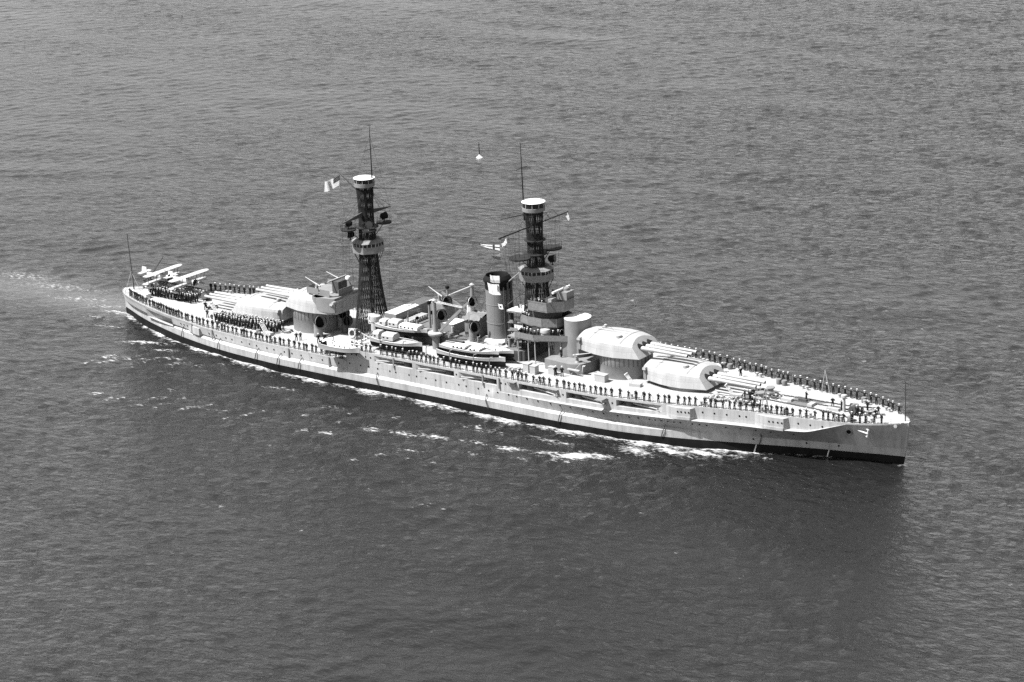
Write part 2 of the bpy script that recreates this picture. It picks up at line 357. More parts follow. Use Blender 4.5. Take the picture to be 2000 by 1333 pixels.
# gun platform on the roof of the raised after turret
tx = -37.3
p = MB().prism([(tx+1.0, -4.3), (tx+2.4, -4.75), (tx+5.9, -4.15), (tx+6.3, -3.9), (tx+6.3, 3.9), (tx+5.9, 4.15), (tx+2.4, 4.75), (tx+1.0, 4.3)], 9.75, 12.6); p.build('after_rangefinder_house', 'grey', ship)
p = MB(); p.prism([(tx-1.4, -3.1), (tx+4.8, -3.6), (tx+5.9, -2.2), (tx+5.9, 2.2), (tx+4.8, 3.6), (tx-1.4, 3.1)], 12.62, 12.8, 0)
roofp = p.build('roof_gun_platform', 'grey', ship)
for (x0, y0, x1, y1) in ((tx-1.2, -3.1, tx+1.8, -3.35), (tx+2.2, -3.35, tx+4.8, -3.55), (tx+5.9, -2.1, tx+5.9, 2.1), (tx-1.2, 3.1, tx+4.6, 3.5), (tx-1.4, -3, tx-1.4, -.6)):
    L = math.hypot(x1-x0, y1-y0); MB().box((0, 0, .55), (L, .06, 1.1)).build('splinter_screen', 'grey', roofp, ((x0+x1)/2, (y0+y1)/2, 12.81), math.atan2(y1-y0, x1-x0))
p = MB()
for yy in (-3.3, 3.3): p.cyl((tx+2.0, yy, 9.6), (tx+2.0, yy, 12.6), 1.3, 1.5, 16)
p.build('platform_support', 'grey', ship)
aa_gun(tx+.4, -2.0, 12.82, R(172)); aa_gun(tx+2.6, 2.2, 13.2, R(178))
b = MB(); b.box((tx+4.3, .2, 14.0), (1.6, 2.6, 2.2)); bo = b.build('director_cabin', 'dark', ship)
MB().cyl((tx+3.6, -2.4, 15.25), (tx+3.6, 3.0, 15.25), .16, .16, 10).build('rangefinder_tube', 'light', bo)
MB().lathe([(.55, 0), (.6, .3), (.45, .6), (.1, .7)], (tx+5.2, 1.8, 15.0), 12).build('director_dome', 'white', bo)
MB().cyl((tx+6.3, -4.6, 11.9), (tx+6.3, 4.6, 11.9), .28, .26, 12).build('rangefinder_tube', 'light', ship)

# ------------------------------------------------------------------ lattice masts
def cage_mast(x, prof, z0, z1, n, twist, label):
    zz = np.linspace(z0, z1, 15); rr = [I(z, prof) for z in zz]
    m = MB(); rings = []
    for fam in (1, -1):
        for i in range(n):
            a0 = 2*math.pi*(i+.25*fam)/n
            m.tube([(x+r*math.cos(a0+fam*twist*t), r*math.sin(a0+fam*twist*t), z) for z, r, t in zip(zz, rr, np.linspace(0, 1, 15))], .055, 4)
    for z in np.arange(z0+.8, z1, 1.25):
        r = I(z, prof)*.985; m.tube([(x+r*math.cos(a), r*math.sin(a), z) for a in np.linspace(0, 2*math.pi, 25)], .05, 4)
    o = m.build('cage_mast', 'mast', ship); o['label'] = label; o['kind'] = 'thing'
    inner = MB(); inner.cyl((x, 0, z0), (x, 0, z1), .22, .18, 8)
    for k in range(3):
        a = k*2.1; inner.tube([(x+.75*I(z, prof)*math.cos(a), .75*I(z, prof)*math.sin(a), z) for z in zz], .1, 5)
    inner.build('ladder_trunk', 'mast', o)
    return o
def top_house(x, zb, zr, r, parent, n=28):
    """round fighting top: wall, window band with mullions, roof"""
    zw0, zw1 = zb+.76, zr-.1
    o = MB().lathe([(r-.25, zb-.02), (r-.02, zb+.1), (r, zw0), (r-.1, zw0+.02)], (x, 0, 0), n).build('fighting_top', 'grey', parent)
    MB().lathe([(r-.14, zw0), (r-.12, zw1)], (x, 0, 0), n).build('window_band', 'glass', o)
    MB().lathe([(r+.06, zw1), (r+.08, zr-.02), (r-.1, zr+.05), (.05, zr+.12)], (x, 0, 0), n).build('roof', 'white', o)
    mu = MB().box((0, 0, 0), (.09, .1, zw1-zw0)).mesh('mullion', [M['light']])
    for i in range(10):
        a = 2*math.pi*(i+.3)/10; link('mullion', mu, o, (x+(r-.08)*math.cos(a), (r-.08)*math.sin(a), (zw0+zw1)/2), a)
    return o
def oct_house(x, zb, zr, r, parent):
    """eight-sided control house with a sloping roof and a band of windows"""
    def poly(rr): return [(x+rr*math.cos(R(22.5+45*i)), rr*math.sin(R(22.5+45*i))) for i in range(8)]
    zw0, zw1 = zb+1.3, zb+1.95
    o = MB().prism(poly(r), zb, zw0, 0).build('control_house', 'grey', parent)
    MB().prism(poly(r-.1), zw0+.003, zw1).build('window_band', 'glass', o)
    MB().prism(poly(r+.08), zw1+.003, zr, 0, 1, False, .72).build('roof', ['grey', 'dark'], o)
    mu = MB().box((0, 0, 0), (.09, .12, zw1-zw0)).mesh('mullion', [M['light']])
    pts = poly(r-.04)
    for i in range(8):
        for t in (0, .33, .67):
            a, b = pts[i], pts[(i+1) % 8]; link('mullion', mu, o, (a[0]+(b[0]-a[0])*t, a[1]+(b[1]-a[1])*t, (zw0+zw1)/2+.003), R(45+45*i))
    for i in range(0, 8):
        a = R(22.5+45*i); MB().tube([(x+(r-.2)*math.cos(a), (r-.2)*math.sin(a), zb-.02), (x+(r*.62)*math.cos(a), (r*.62)*math.sin(a), zb-2.3)], .07, 5).build('bracket', 'dark', o)
    return o
def light_platform(x, z, parent, ends, brackets=True):
    o = MB().lathe([(2.15, 0), (2.25, .02), (2.25, .2), (2.15, .22)], (x, 0, z), 24).build('searchlight_platform', 'mast', parent)
    for (dx, dy, r) in ends:
        MB().lathe([(r, 0), (r, .24)], (x+dx, dy, z-.01), 20).build('platform_wing', 'mast', o)
        k = Vector((dx, dy, 0)).normalized(); MB().tube([(x+k.x*(abs(Vector((dx, dy)).length)), k.y*Vector((dx, dy)).length, z), (x+k.x*1.7, k.y*1.7, z-2.2)], .08, 5).build('bracket', 'dark', o)
        m = MB()
        for i in range(14):
            a = 2*math.pi*i/14; m.cyl((x+dx+r*math.cos(a), dy+r*math.sin(a), z+.2), (x+dx+r*math.cos(a), dy+r*math.sin(a), z+1.2), .02, .02, 4)
        for hh in (.7, 1.2): m.tube([(x+dx+r*math.cos(a), dy+r*math.sin(a), z+hh) for a in np.linspace(0, 6.283, 15)], .015, 4)
        m.build('railing', 'mast', o)
    return o
def searchlight(x, y, z, rz, parent, up=False):
    o = MB().lathe([(.3, 0), (.12, .15), (.12, .5)], (x, y, z), 10).build('searchlight', 'dark', parent)
    d = Vector((math.cos(rz), math.sin(rz), .15)).normalized(); c = Vector((x, y, z+1.15))
    m = MB(); m.cyl(c-d*.5, c+d*.55, .62, .68, 18, 0, True, 1); m.cyl(c-d*.8, c-d*.5, .3, .6, 18); m.tube([(x, y-.7, z+1.2), (x, y-.7, z+.5), (x, y+.7, z+.5), (x, y+.7, z+1.2)], .06, 5)
    m.build('lamp_drum', ['black', 'glass'], o); return o
MX, FX = -25.0, 15.0
mm = cage_mast(MX, [(4.7, 3.75), (8, 3.25), (12.5, 2.6), (18, 2.0), (22, 1.75), (29, 1.42), (32, 1.45), (35, 1.65)], 4.7, 34.95, 36, 1.45, 'dark lattice mainmast standing between the after turrets and the boats')
fm = cage_mast(FX, [(9, 3.3), (13, 2.85), (18, 2.35), (22, 1.95), (28, 1.4), (32, 1.5), (35, 1.7)], 8.9, 35.05, 30, 1.4, 'dark lattice foremast rising from the bridge')
top_house(MX, 34.9, 36.6, 2.0, mm); top_house(FX, 35.0, 36.8, 2.12, fm)
oct_house(MX, 22.2, 24.7, 3.2, mm); oct_house(FX, 22.2, 24.7, 3.3, fm)
light_platform(MX, 26.9, mm, [(-1.6, -3.6, 1.5), (1.0, 3.9, 1.5), (2.4, -2.2, 1.4)]); light_platform(FX, 26.9, fm, [(-.5, -4.2, 2.0), (.5, 4.2, 2.0)])
searchlight(MX+1.0, 4.1, 27.1, 1.2, mm); searchlight(MX+2.6, -2.4, 27.1, -.9, mm); searchlight(MX-1.6, -3.6, 27.1, -2.3, mm); searchlight(MX-2.4, 2.4, 27.1, 2.4, mm)
searchlight(MX-1.8, -2.9, 24.75, -2.4, mm)
o = MB().lathe([(1.6, 0), (2.0, .02), (2.0, .15), (1.6, .16)], (FX, 0, 29.5), 20).build('ring_platform', 'mast', fm)
searchlight(FX+2.6, 1.6, 24.75, .3, fm)
# pole topmasts, yards, spreaders
def spar(name, path, r0, r1, parent, mt='mast'):
    m = MB(); n = len(path)-1
    for i in range(n): m.cyl(path[i], path[i+1], r0+(r1-r0)*i/n, r0+(r1-r0)*(i+1)/n, 6)
    return m.build(name, mt, parent)
spar('topmast', [(MX+1.7, .3, 33), (MX+1.75, .3, 40), (MX+1.8, .3, 47.0)], .17, .05, mm)
spar('topmast', [(FX-2.0, -.3, 33), (FX-2.1, -.3, 41), (FX-2.2, -.3, 47.6)], .16, .05, fm)
for (p, x, y, z, L) in ((mm, MX+1.78, .3, 42.3, 1.9), (fm, FX-2.1, -.3, 42.8, 1.7)):
    spar('signal_yard', [(x, y-L, z), (x, y+L, z)], .05, .05, p)
    MB().tube([(x-.25, y-.25, z+4.6), (x-.25, y+.25, z+4.6), (x+.25, y+.25, z+4.6), (x+.25, y-.25, z+4.6), (x-.25, y-.25, z+4.6)], .04, 4).build('wind_vane', 'dark', p)
o = spar('yard', [(FX, -10.8, 32.35), (FX, 0, 32.35), (FX, 10.6, 32.35)], .14, .10, fm)
m = MB()
for y in (-7.5, -4.8, 4.8, 7.5):
    m.tube([(FX, y, 32.4), (FX, y*.75, 33.9), (FX, y*.42, 32.4)], .03, 4)
m.build('yard_strut', 'mast', o)
spar('aerial_spreader', [(FX, -2, 34.9), (FX-.3, -9.6, 35.6)], .09, .05, fm); spar('aerial_spreader', [(MX+.5, 1.8, 34.2), (MX, 9.1, 32.4)], .09, .05, mm)
o = MB()
for sg in (-1, 1): o.add([(MX, sg*1.4, 29.2), (MX, sg*1.4, 30.1), (MX, sg*7.2, 29.35), (MX, sg*7.2, 29.2), (MX+.25, sg*1.4, 29.2), (MX+.25, sg*1.4, 30.1), (MX+.25, sg*7.2, 29.35), (MX+.25, sg*7.2, 29.2)], [(0, 1, 2, 3), (7, 6, 5, 4), (0, 4, 5, 1), (1, 5, 6, 2), (2, 6, 7, 3), (3, 7, 4, 0)])
o.build('yard', 'dark', mm)
m = MB()
for y in (4.2, 5.4, 7.2): m.tube([(MX+.1, y, 29.5), (MX+.3, 1.6, 33.2)], .03, 4)
for y in (-4.2, -7.2): m.tube([(MX+.1, y, 29.5), (MX+.1, -1.5, 33)], .03, 4)
m.build('yard_lift', 'mast', mm)['kind'] = 'stuff'
spar('gaff', [(MX-1.6, 0, 33.6), (MX-6.3, 0, 36.9)], .09, .05, mm)

# ------------------------------------------------------------------ midships superstructure
def ell(cx, cy, a, b, n=32): return [(cx+a*math.cos(2*math.pi*i/n), cy+b*math.sin(2*math.pi*i/n)) for i in range(n)]
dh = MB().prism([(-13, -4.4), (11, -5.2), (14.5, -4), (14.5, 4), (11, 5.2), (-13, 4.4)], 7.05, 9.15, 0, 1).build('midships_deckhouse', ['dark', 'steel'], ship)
MB().prism([(20.3, -5.6), (26.4, -6.2), (28.2, -5.2), (29.0, -2.6), (29.0, 2.6), (28.2, 5.2), (26.4, 6.2), (20.3, 5.6)], 7.05, 9.15, 0, 1).build('bridge_deckhouse', ['grey', 'grey'], ship)
# funnel
fu = MB(); FUX = 5.9
fu.lathe([(2.25, 9.2), (2.3, 19.2)], (FUX, 0, 0), 36, 0); 
fo = fu.build('funnel', ['funnel'], ship)
MB().lathe([(2.34, 19.1), (2.4, 20.3), (2.62, 20.6), (2.66, 20.95), (2.5, 21.25), (2.15, 21.7), (2.0, 21.5), (2.0, 18.5)], (FUX, 0, 0), 36, 0, True, 1, 1, False).build('funnel_cap', 'black', fo)
MB().lathe([(1.97, 20.6), (.02, 20.6)], (FUX, 0, 0), 24, 0, True, 1, 1, False).build('flue_grating', 'black', fo)
for z in (12.6, 16.2): MB().lathe([(2.28, z), (2.33, z+.02), (2.33, z+.12), (2.28, z+.14)], (FUX, 0, 0), 36).build('funnel_band', 'funnel', fo)
for a, r, zt in ((20, .22, 20.9), (-8, .2, 20.6), (42, .16, 20.3), (-28, .12, 19.8), (70, .14, 20.2)):
    c, s_ = math.cos(R(a)), math.sin(R(a)); MB().cyl((FUX+2.62*c, 2.62*s_, 9.2), (FUX+2.62*c, 2.62*s_, zt), r, r, 10).build('steam_pipe', 'dark', fo)
sk = MB(); sk.prism([(3.0, -2.6), (6.5, -3.2), (9.6, -2.8), (9.6, 2.8), (6.5, 3.2), (3.0, 2.6)], 9.15, 9.75, 0, 1, False, .84); sk.build('funnel_skirt', ['light', 'white'], fo)
sb = MB().box((8.1, -3.6, 8.35), (4.6, 1.0, 1.9)).build('vent_box', 'light', dh)
for x in (6.5, 7.6, 8.7, 9.8): MB().cyl((x, -4.08, 8.55), (x, -4.14, 8.55), .26, .26, 12).build('round_port', 'black', sb)
for k in range(7): MB().box((9.3+.55*(k % 3), -2.6+.3*k, 9.95+.12*k), (.5, .25, .9), 0, .3*k).build('stowed_gear', ['canvas', 'light', 'dark'][k % 3], dh)
# stair between funnel and bridge
m = MB()
for k in range(9): m.box((9.2+.16*k, -1.2, 9.4+.33*k), (.25, .8, .04))
m.tube([(9.1, -1.6, 9.6), (10.6, -1.6, 12.6)], .04); m.tube([(9.1, -.8, 9.6), (10.6, -.8, 12.6)], .04); m.build('ladder', 'light', ship)
# canvas-covered uptake house behind the funnel
MB().prism([(-.6, -2.2), (2.0, -2.2), (2.6, 2.4), (-.9, 2.4)], 9.17, 12.9).build('uptake_house', 'canvas', ship)
cv = MB(); n = 14; rings = []
for j in range(9):
    t = j/8; x = -1.0+3.9*t
    rings.append([(x+.1*random.uniform(-1, 1), -2.5+5.2*i/n, 13.0+.45*math.sin(math.pi*i/n)+.22*random.uniform(-1, 1)-(.35 if i in (0, n) else 0)) for i in range(n+1)])
cv.loft(rings, 0, False, False, True); cv.build('canvas_cover', 'canvas', ship)
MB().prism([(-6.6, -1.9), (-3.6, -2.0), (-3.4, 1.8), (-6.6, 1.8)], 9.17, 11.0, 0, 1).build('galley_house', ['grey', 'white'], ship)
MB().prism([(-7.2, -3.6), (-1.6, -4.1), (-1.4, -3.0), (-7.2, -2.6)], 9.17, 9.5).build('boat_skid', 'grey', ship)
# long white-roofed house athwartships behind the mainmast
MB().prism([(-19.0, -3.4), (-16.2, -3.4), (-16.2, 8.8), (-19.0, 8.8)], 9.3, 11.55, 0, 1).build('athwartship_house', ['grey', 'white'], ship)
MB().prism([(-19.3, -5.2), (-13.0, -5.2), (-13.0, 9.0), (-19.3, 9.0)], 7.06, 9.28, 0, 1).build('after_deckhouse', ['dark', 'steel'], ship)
m = MB()
for k in range(9): m.box((-14.9, -2.4+.72*k, 9.75), (1.7, .5, .9-.02*(k % 3)))
m.build('life_raft_stack', 'light', ship)
# guard rails
def rail(pts, h=1.05, posts=2.2, mt='grey'):
    m = MB(); acc = 0
    for hh in (.4, .72, h): m.tube([(p[0], p[1], p[2]+hh) for p in pts], .014, 3)
    last = None
    for p in pts:
        if last is None or (Vector(p)-Vector(last)).length > posts: m.cyl(p, (p[0], p[1], p[2]+h), .03, .03, 4); last = p
    o = m.build('guard_rail', mt, ship); return o
# cowl ventilators
def ventilator(x, y, z0, zc, r, az, mt='grey'):
    """trunk rising to a bell-mouthed cowl facing az"""
    d = Vector((math.cos(az), math.sin(az), 0)); o = MB().cyl((x, y, z0), (x, y, zc-.6*r), r*.72, r*.66, 18).build('ventilator', mt, ship)
    rings = []; side = Vector((-d.y, d.x, 0)); c0 = Vector((x, y, zc-.6*r)); N = 20
    for k in range(9):
        t = k/8; a = t*R(82); rad = r*(.66+.38*t*t)
        ctr = c0 + d*(r*1.0*(1-math.cos(a))) + Vector((0, 0, 1))*(r*1.0*math.sin(a)); ax = (d*math.sin(a)+Vector((0, 0, 1))*math.cos(a)); nrm = side.cross(ax) if False else ax.cross(side)
        rings.append([ctr+side*(rad*math.cos(2*math.pi*i/N))+nrm*(rad*math.sin(2*math.pi*i/N)) for i in range(N)])
    mth = rings[-1]; cc = sum((Vector(p) for p in mth), Vector())/N
    inner = [[cc+(Vector(p)-cc)*.94-d*(.02) for p in mth], [cc+(Vector(p)-cc)*.8-d*(r*.7) for p in mth]]
    m = MB().loft(rings, 0, True, False); m.loft([rings[-1], inner[0]], 0, True, False); m.build('cowl', mt, o)
    i = MB().loft(inner, 0, True, False); i.add(inner[1], [tuple(range(N))], 0); i.build('cowl_throat', 'black', o)
    return o
AZF = R(-15)
ventilator(2.2, -3.4, 7.2, 11.6, 1.15, AZF); ventilator(-1.2, .6, 12.6, 15.0, 1.05, AZF, 'white'); ventilator(-7.4, -1.2, 9.2, 11.9, 1.15, AZF)
ventilator(-9.6, 3.4, 9.2, 13.0, 1.1, AZF); ventilator(-34.6, -5.0, 4.75, 7.5, 1.35, AZF); ventilator(-33.8, 1.0, 4.75, 7.8, 1.3, AZF); ventilator(13.0, 1.5, 9.2, 13.0, .8, AZF)
ventilator(-31.5, -.5, 4.75, 7.0, 1.1, AZF, 'dark'); ventilator(21.5, -1.9, 12.3, 13.2, .6, AZF, 'light')
o = MB().lathe([(.75, 0), (.75, 1.6), (.95, 1.7), (.9, 3.4), (1.05, 3.5), (1.05, 3.9), (1.0, 4.5), (.6, 4.6)], (-19.2, -5.9, 7.05), 20).build('mushroom_ventilator', 'light', ship)
for k in range(3): a = -1.2+.7*k; MB().box((0, 0, 0), (.06, .25, .2)).build('louvre', 'black', o, (-19.2+.99*math.cos(a), -5.9+.99*math.sin(a), 11.1), a)
# boat cranes
def crane(x, y, zt, head, parent=ship):
    o = MB().cyl((x, y, 7.06), (x, y, 10.0), .75, .7, 18).cyl((x, y, 10.0), (x, y, zt), .5, .34, 16).build('boat_crane', 'grey', parent)
    MB().lathe([(.5, 9.95), (1.45, 10.0), (1.5, 10.35), (1.2, 10.5), (.5, 10.5)], (x, y, 0), 24).build('turntable', 'light', o)
    foot = Vector((x+.9*math.cos(math.atan2(head[1]-y, head[0]-x)), y+.9*math.sin(math.atan2(head[1]-y, head[0]-x)), 10.7)); h = Vector(head); d = (h-foot)
    s = d.cross(Vector((0, 0, 1))).normalized()*.28; u = s.cross(d).normalized()*.3; bm = MB()
    bm.loft([[foot+s*.5+u*.6, foot-s*.5+u*.6, foot-s*.5-u*.6, foot+s*.5-u*.6], [foot+d*.5+s+u, foot+d*.5-s+u, foot+d*.5-s-u, foot+d*.5+s-u], [h+s*.5+u*.6, h-s*.5+u*.6, h-s*.5-u*.6, h+s*.5-u*.6]], 0, True, True, False)
    bm.build('jib', 'grey', o)
    top = Vector((x, y, zt)); st = MB()
    for sg in (-1, 1): st.tube([top+s*sg, foot+d*.82+s*sg], .1, 5)
    for t in (.2, .4, .6, .8): q = top+(foot+d*.82-top)*t; st.box(q, (.16, .6, .1))
    st.build('tie_rod', 'light', o)
    MB().lathe([(.42, zt-.1), (.5, zt+.25), (.2, zt+.5)], (x, y, 0), 12).build('head_sheave', 'light', o)
    MB().tube([h, h-Vector((0, 0, 3.5))], .03, 4).lathe([(.05, -.2), (.2, 0), (.2, .3), (.05, .45)], h-Vector((0, 0, 3.8)), 8).build('hoist_hook', 'dark', o)
    return o
crane(-4.9, -5.6, 16.4, (2.9, -5.2, 17.2)); crane(-4.9, 6.0, 16.4, (-11.5, 5.0, 14.5))
for (x, y, z0, z1) in ((-8.1, -3.2, 9.2, 15.3), (-10.1, 5, 9.2, 15.9)):
    MB().cyl((x, y, z0), (x, y, z1-.5), .26, .22, 10).lathe([(.36, z1-.5), (.42, z1-.3), (.38, z1), (.05, z1+.1)], (x, y, 0), 10, 1).build('vent_pole', ['grey', 'black'], ship)
aa_gun(-11.8, 4.6, 12.6, R(165))
MB().prism([(-13.2, 3.2), (-9.6, 3.2), (-9.6, 6.4), (-13.2, 6.4)], 9.2, 12.6).build('gun_tub', 'grey', ship)

rnd = random.Random(21)
for (x, y, r, h) in ((-12, -2.2, .38, 1.9), (-11.2, 1.2, .42, 2.2), (-8.6, .8, .35, 1.7), (-2.6, -3.4, .4, 1.9), (3.8, 3.4, .45, 2.4), (4.2, -4.4, .34, 1.6), (10.6, -3.2, .4, 2.0), (11.6, 2.6, .42, 2.2), (-6.4, 3.2, .4, 2.4), (0.4, 3.6, .42, 2.6), (12.4, -3.3, .3, 1.5)): ventilator(x, y, 9.15, 9.15+h, r, AZF+rnd.uniform(-.8, .8), rnd.choice(['grey', 'light', 'grey']))
for k in range(26):
    x, y = rnd.uniform(-12.6, 13.5), rnd.choice([-1, 1, -1])*rnd.uniform(2.6, 4.2); sx, sy, h = rnd.uniform(.5, 1.5), rnd.uniform(.4, .9), rnd.uniform(.4, 1.1)
    MB().box((0, 0, h/2), (sx, sy, h), 0).box((0, 0, h+.03), (sx+.08, sy+.08, .06), 1).build('ready_locker', [rnd.choice(['grey', 'light', 'canvas']), rnd.choice(['light', 'canvas'])], ship, (x, y, 9.16), rnd.uniform(-.2, .2))
for k in range(9):
    x, y = rnd.uniform(-12, 13), rnd.choice([-4.3, 4.3]); MB().lathe([(.38, 0), (.42, .15), (.3, .3), (.12, .32)], n=12).build('rope_coil', 'rope', ship, (x, y, 9.16))
def tripod(x, y, z0, h): MB().tube([(x, y, z0), (x+.1, y, z0+h)], .07, 6).tube([(x-.8, y-.6, z0), (x, y, z0+h*.8)], .05, 5).tube([(x-.8, y+.6, z0), (x, y, z0+h*.8)], .05, 5).build('derrick_post', 'grey', ship)
tripod(-2.2, 2.6, 9.15, 4.5); tripod(12.0, -2.6, 9.15, 3.2); tripod(-13.6, -3.0, 9.28, 3.0)
for x in (-12.5, -7, -1.5, 4, 9.5, 13.2): # radial boat davits folded along the deck edge
    z = z_fc(x); MB().tube([(x, -12.9, z), (x, -12.9, z+2.6), (x+.25, -12.95, z+3.2), (x+.9, -13.0, z+3.4)], .08, 6).build('davit', 'grey', ship)
rail([(x, -5.0, 9.16) for x in np.arange(-12.8, 11, 1.2)]); rail([(x, -3.5, 12.62) for x in np.arange(-13, -9.5, .8)])

# ------------------------------------------------------------------ bridge and conning tower
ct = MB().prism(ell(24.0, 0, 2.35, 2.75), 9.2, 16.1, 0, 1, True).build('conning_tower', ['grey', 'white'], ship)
MB().prism([(20.6, -2.9), (25.6, -2.3), (26.4, 0), (25.6, 2.3), (20.6, 2.9)], 9.2, 12.0).build('conning_tower_base', 'grey', ship)
br = MB().prism([(11.5, -4.9), (17.6, -5.2), (25.8, -1.6), (26.6, 0), (25.8, 1.6), (17.6, 5.2), (11.5, 4.9)], 11.85, 12.02).build('lower_bridge', 'grey', ship)
def screen(pts, z0, z1, parent, mt='canvas', name='canvas_dodger'):
    m = MB()
    for a, b in zip(pts[:-1], pts[1:]):
        L = math.hypot(b[0]-a[0], b[1]-a[1]); n = max(2, int(L/.7)); nx, ny = -(b[1]-a[1])/L, (b[0]-a[0])/L; rows = []
        for j in range(4):
            t = j/3; rows.append([(a[0]+(b[0]-a[0])*i/n+nx*.04*math.sin(i*2.3+j), a[1]+(b[1]-a[1])*i/n+ny*.04*math.sin(i*2.3+j), z0+(z1-z0)*t) for i in range(n+1)])
        m.loft(rows, 0, False, False, True)
        m.loft([[(p[0]-nx*.05, p[1]-ny*.05, p[2]) for p in r] for r in rows], 0, False, False, True)
    return m.build(name, mt, parent)
screen([(13.2, -5.0), (17.6, -5.2), (24.6, -2.2)], 12.03, 13.1, br); screen([(24.6, -2.2), (25.8, -1.6), (26.6, 0), (25.8, 1.6), (17.6, 5.2), (11.5, 4.9)], 12.03, 13.0, br)
for (x, y) in ((13.6, -4.6), (16.0, -4.7), (17.6, -4.8), (20.0, -3.7), (22, -2.9), (13.6, 4.6), (17.6, 4.8)): MB().cyl((x, y, z_fc(x)), (x, y, 11.85), .1, .1, 8).build('post', 'light', br)
# chart house and upper bridges
MB().prism(ell(17.2, 0, 3.6, 3.5, 24), 12.03, 14.2, 0, 0, True).build('pilot_house', 'dark', ship)
l2 = MB().prism([(12.6, -2.6), (15.2, -3.5), (18.5, -3.6), (21.0, -2.4), (21.6, 0), (21.0, 2.4), (18.5, 3.6), (12.6, 2.6)], 14.2, 14.35).build('chart_bridge', 'grey', ship)
screen([(13.0, -2.8), (15.2, -3.5), (18.5, -3.6), (21.0, -2.4), (21.6, 0), (21.0, 2.4), (18.5, 3.6), (12.6, 2.6)], 14.36, 15.9, l2)
MB().prism(ell(17.0, 0, 2.9, 2.8, 24), 14.36, 17.2, 0, 0, True).build('chart_house', 'dark', ship)
l3 = MB().prism([(15.6, -3.7), (19.8, -3.7), (22.2, -1.5), (22.2, 1.5), (19.8, 3.7), (15.6, 3.7)], 17.2, 17.4).build('upper_bridge', 'grey', ship)
screen([(15.6, -3.7), (19.8, -3.7)], 17.41, 19.1, l3); screen([(19.8, -3.7), (22.2, -1.5), (22.2, 1.5), (19.8, 3.7), (15.6, 3.7)], 17.41, 19.2, l3)
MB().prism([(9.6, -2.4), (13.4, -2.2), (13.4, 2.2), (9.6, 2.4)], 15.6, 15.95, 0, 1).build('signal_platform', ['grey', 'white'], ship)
for (x, y) in ((10, -2), (13, -2), (10, 2), (13, 2)): MB().cyl((x, y, 9.2), (x, y, 15.6), .09, .09, 6).build('post', 'dark', ship)
for k in range(3): MB().box((11.3, -2.2+.1*k, 10.6+1.5*k), (3.2, .9, .1)).box((11.2, -2.6, 11.0+1.5*k), (1.6, .2, .5), 0, .1).build('flag_locker', 'grey', ship)
d = MB().box((20.8, .9, 19.7), (2.2, 2.4, 1.5)).lathe([(.8, 20.45), (.7, 20.9), (.2, 21.1)], (20.6, 1.2, 0), 14).build('fire_director', 'grey', ship)
MB().cyl((20.3, -2.4, 20.75), (20.3, 2.9, 20.75), .24, .24, 12).build('rangefinder_tube', 'white', d)
MB().box((18.9, -1.2, 18.6), (1.5, 1.6, 1.5)).box((19.3, .2, 18.3), (.9, .9, 1.2)).build('instrument_cabinet', 'light', ship)
MB().lathe([(1.0, 0), (.9, .2), (.85, 1.2), (1.0, 1.3), (1.0, 1.5), (.9, 1.9), (.2, 2.05)], (19.0, -3.3, 12.05), 18).build('director_tower', 'light', ship)
aa_gun(26.9, -4.6, 9.16, R(-5)); 
MB().cyl((26.5, -6.5, 7.1), (28.2, -5.6, 9.3), .06, .06, 5).build('ladder_rail', 'light', ship)
m = MB()
for k in range(9): m.box((28.35+.06*k, -4.9-.05*k, 7.2+.22*k), (.5, .7, .05), 0, .4)
m.build('ladder', 'light', ship)
MB().box((27.3, -6.4, 8.3), (2.6, .5, .18)).build('stowed_float', 'light', ship)

# ------------------------------------------------------------------ deck fittings
def fitting(name, x, y, mb, mt, rz=0): return mb.build(name, mt, ship, (x, y, z_dk(x)+.06), rz)
for x, y, sx, sy, h in ((18.6, -8.6, 1.2, 1.3, 1.6), (20.3, -8.9, 1.2, 1.2, 1.5), (33.6, -6.6, 2.2, 1.3, 1.3), (23.4, -7.6, 1.3, .8, 1.4)): fitting('deck_locker', x, y, MB().box((0, 0, h/2), (sx, sy, h), 0, 0).box((0, 0, h+.04), (sx+.1, sy+.1, .09), 0), 'light')
def skylight(x, y, rz):
    o = fitting('ladder_hatch', x, y, MB().box((0, 0, .3), (2.2, 1.1, .6)), 'light', rz)
    l = MB(); d = Vector((-.75, 0, .95)).normalized(); p0 = Vector((-.7, 0, .6))
    for yy in (-.45, -.15, .15, .45): l.cyl(p0+Vector((0, yy, 0)), p0+Vector((0, yy, 0))+d*1.9, .07, .07, 5)
    l.cyl(p0+d*1.9+Vector((0, -.55, 0)), p0+d*1.9+Vector((0, .55, 0)), .12, .12, 8); l.cyl(p0+d*.9+Vector((0, -.5, 0)), p0+d*.9+Vector((0, .5, 0)), .06, .06, 6)
    l.build('hatch_cover', 'white', o); return o
skylight(40.6, -6.0, 0.15); skylight(59.6, -2.6, 0.25); skylight(-62.0, -3.6, .1); skylight(-44.0, -9.2, -.15)
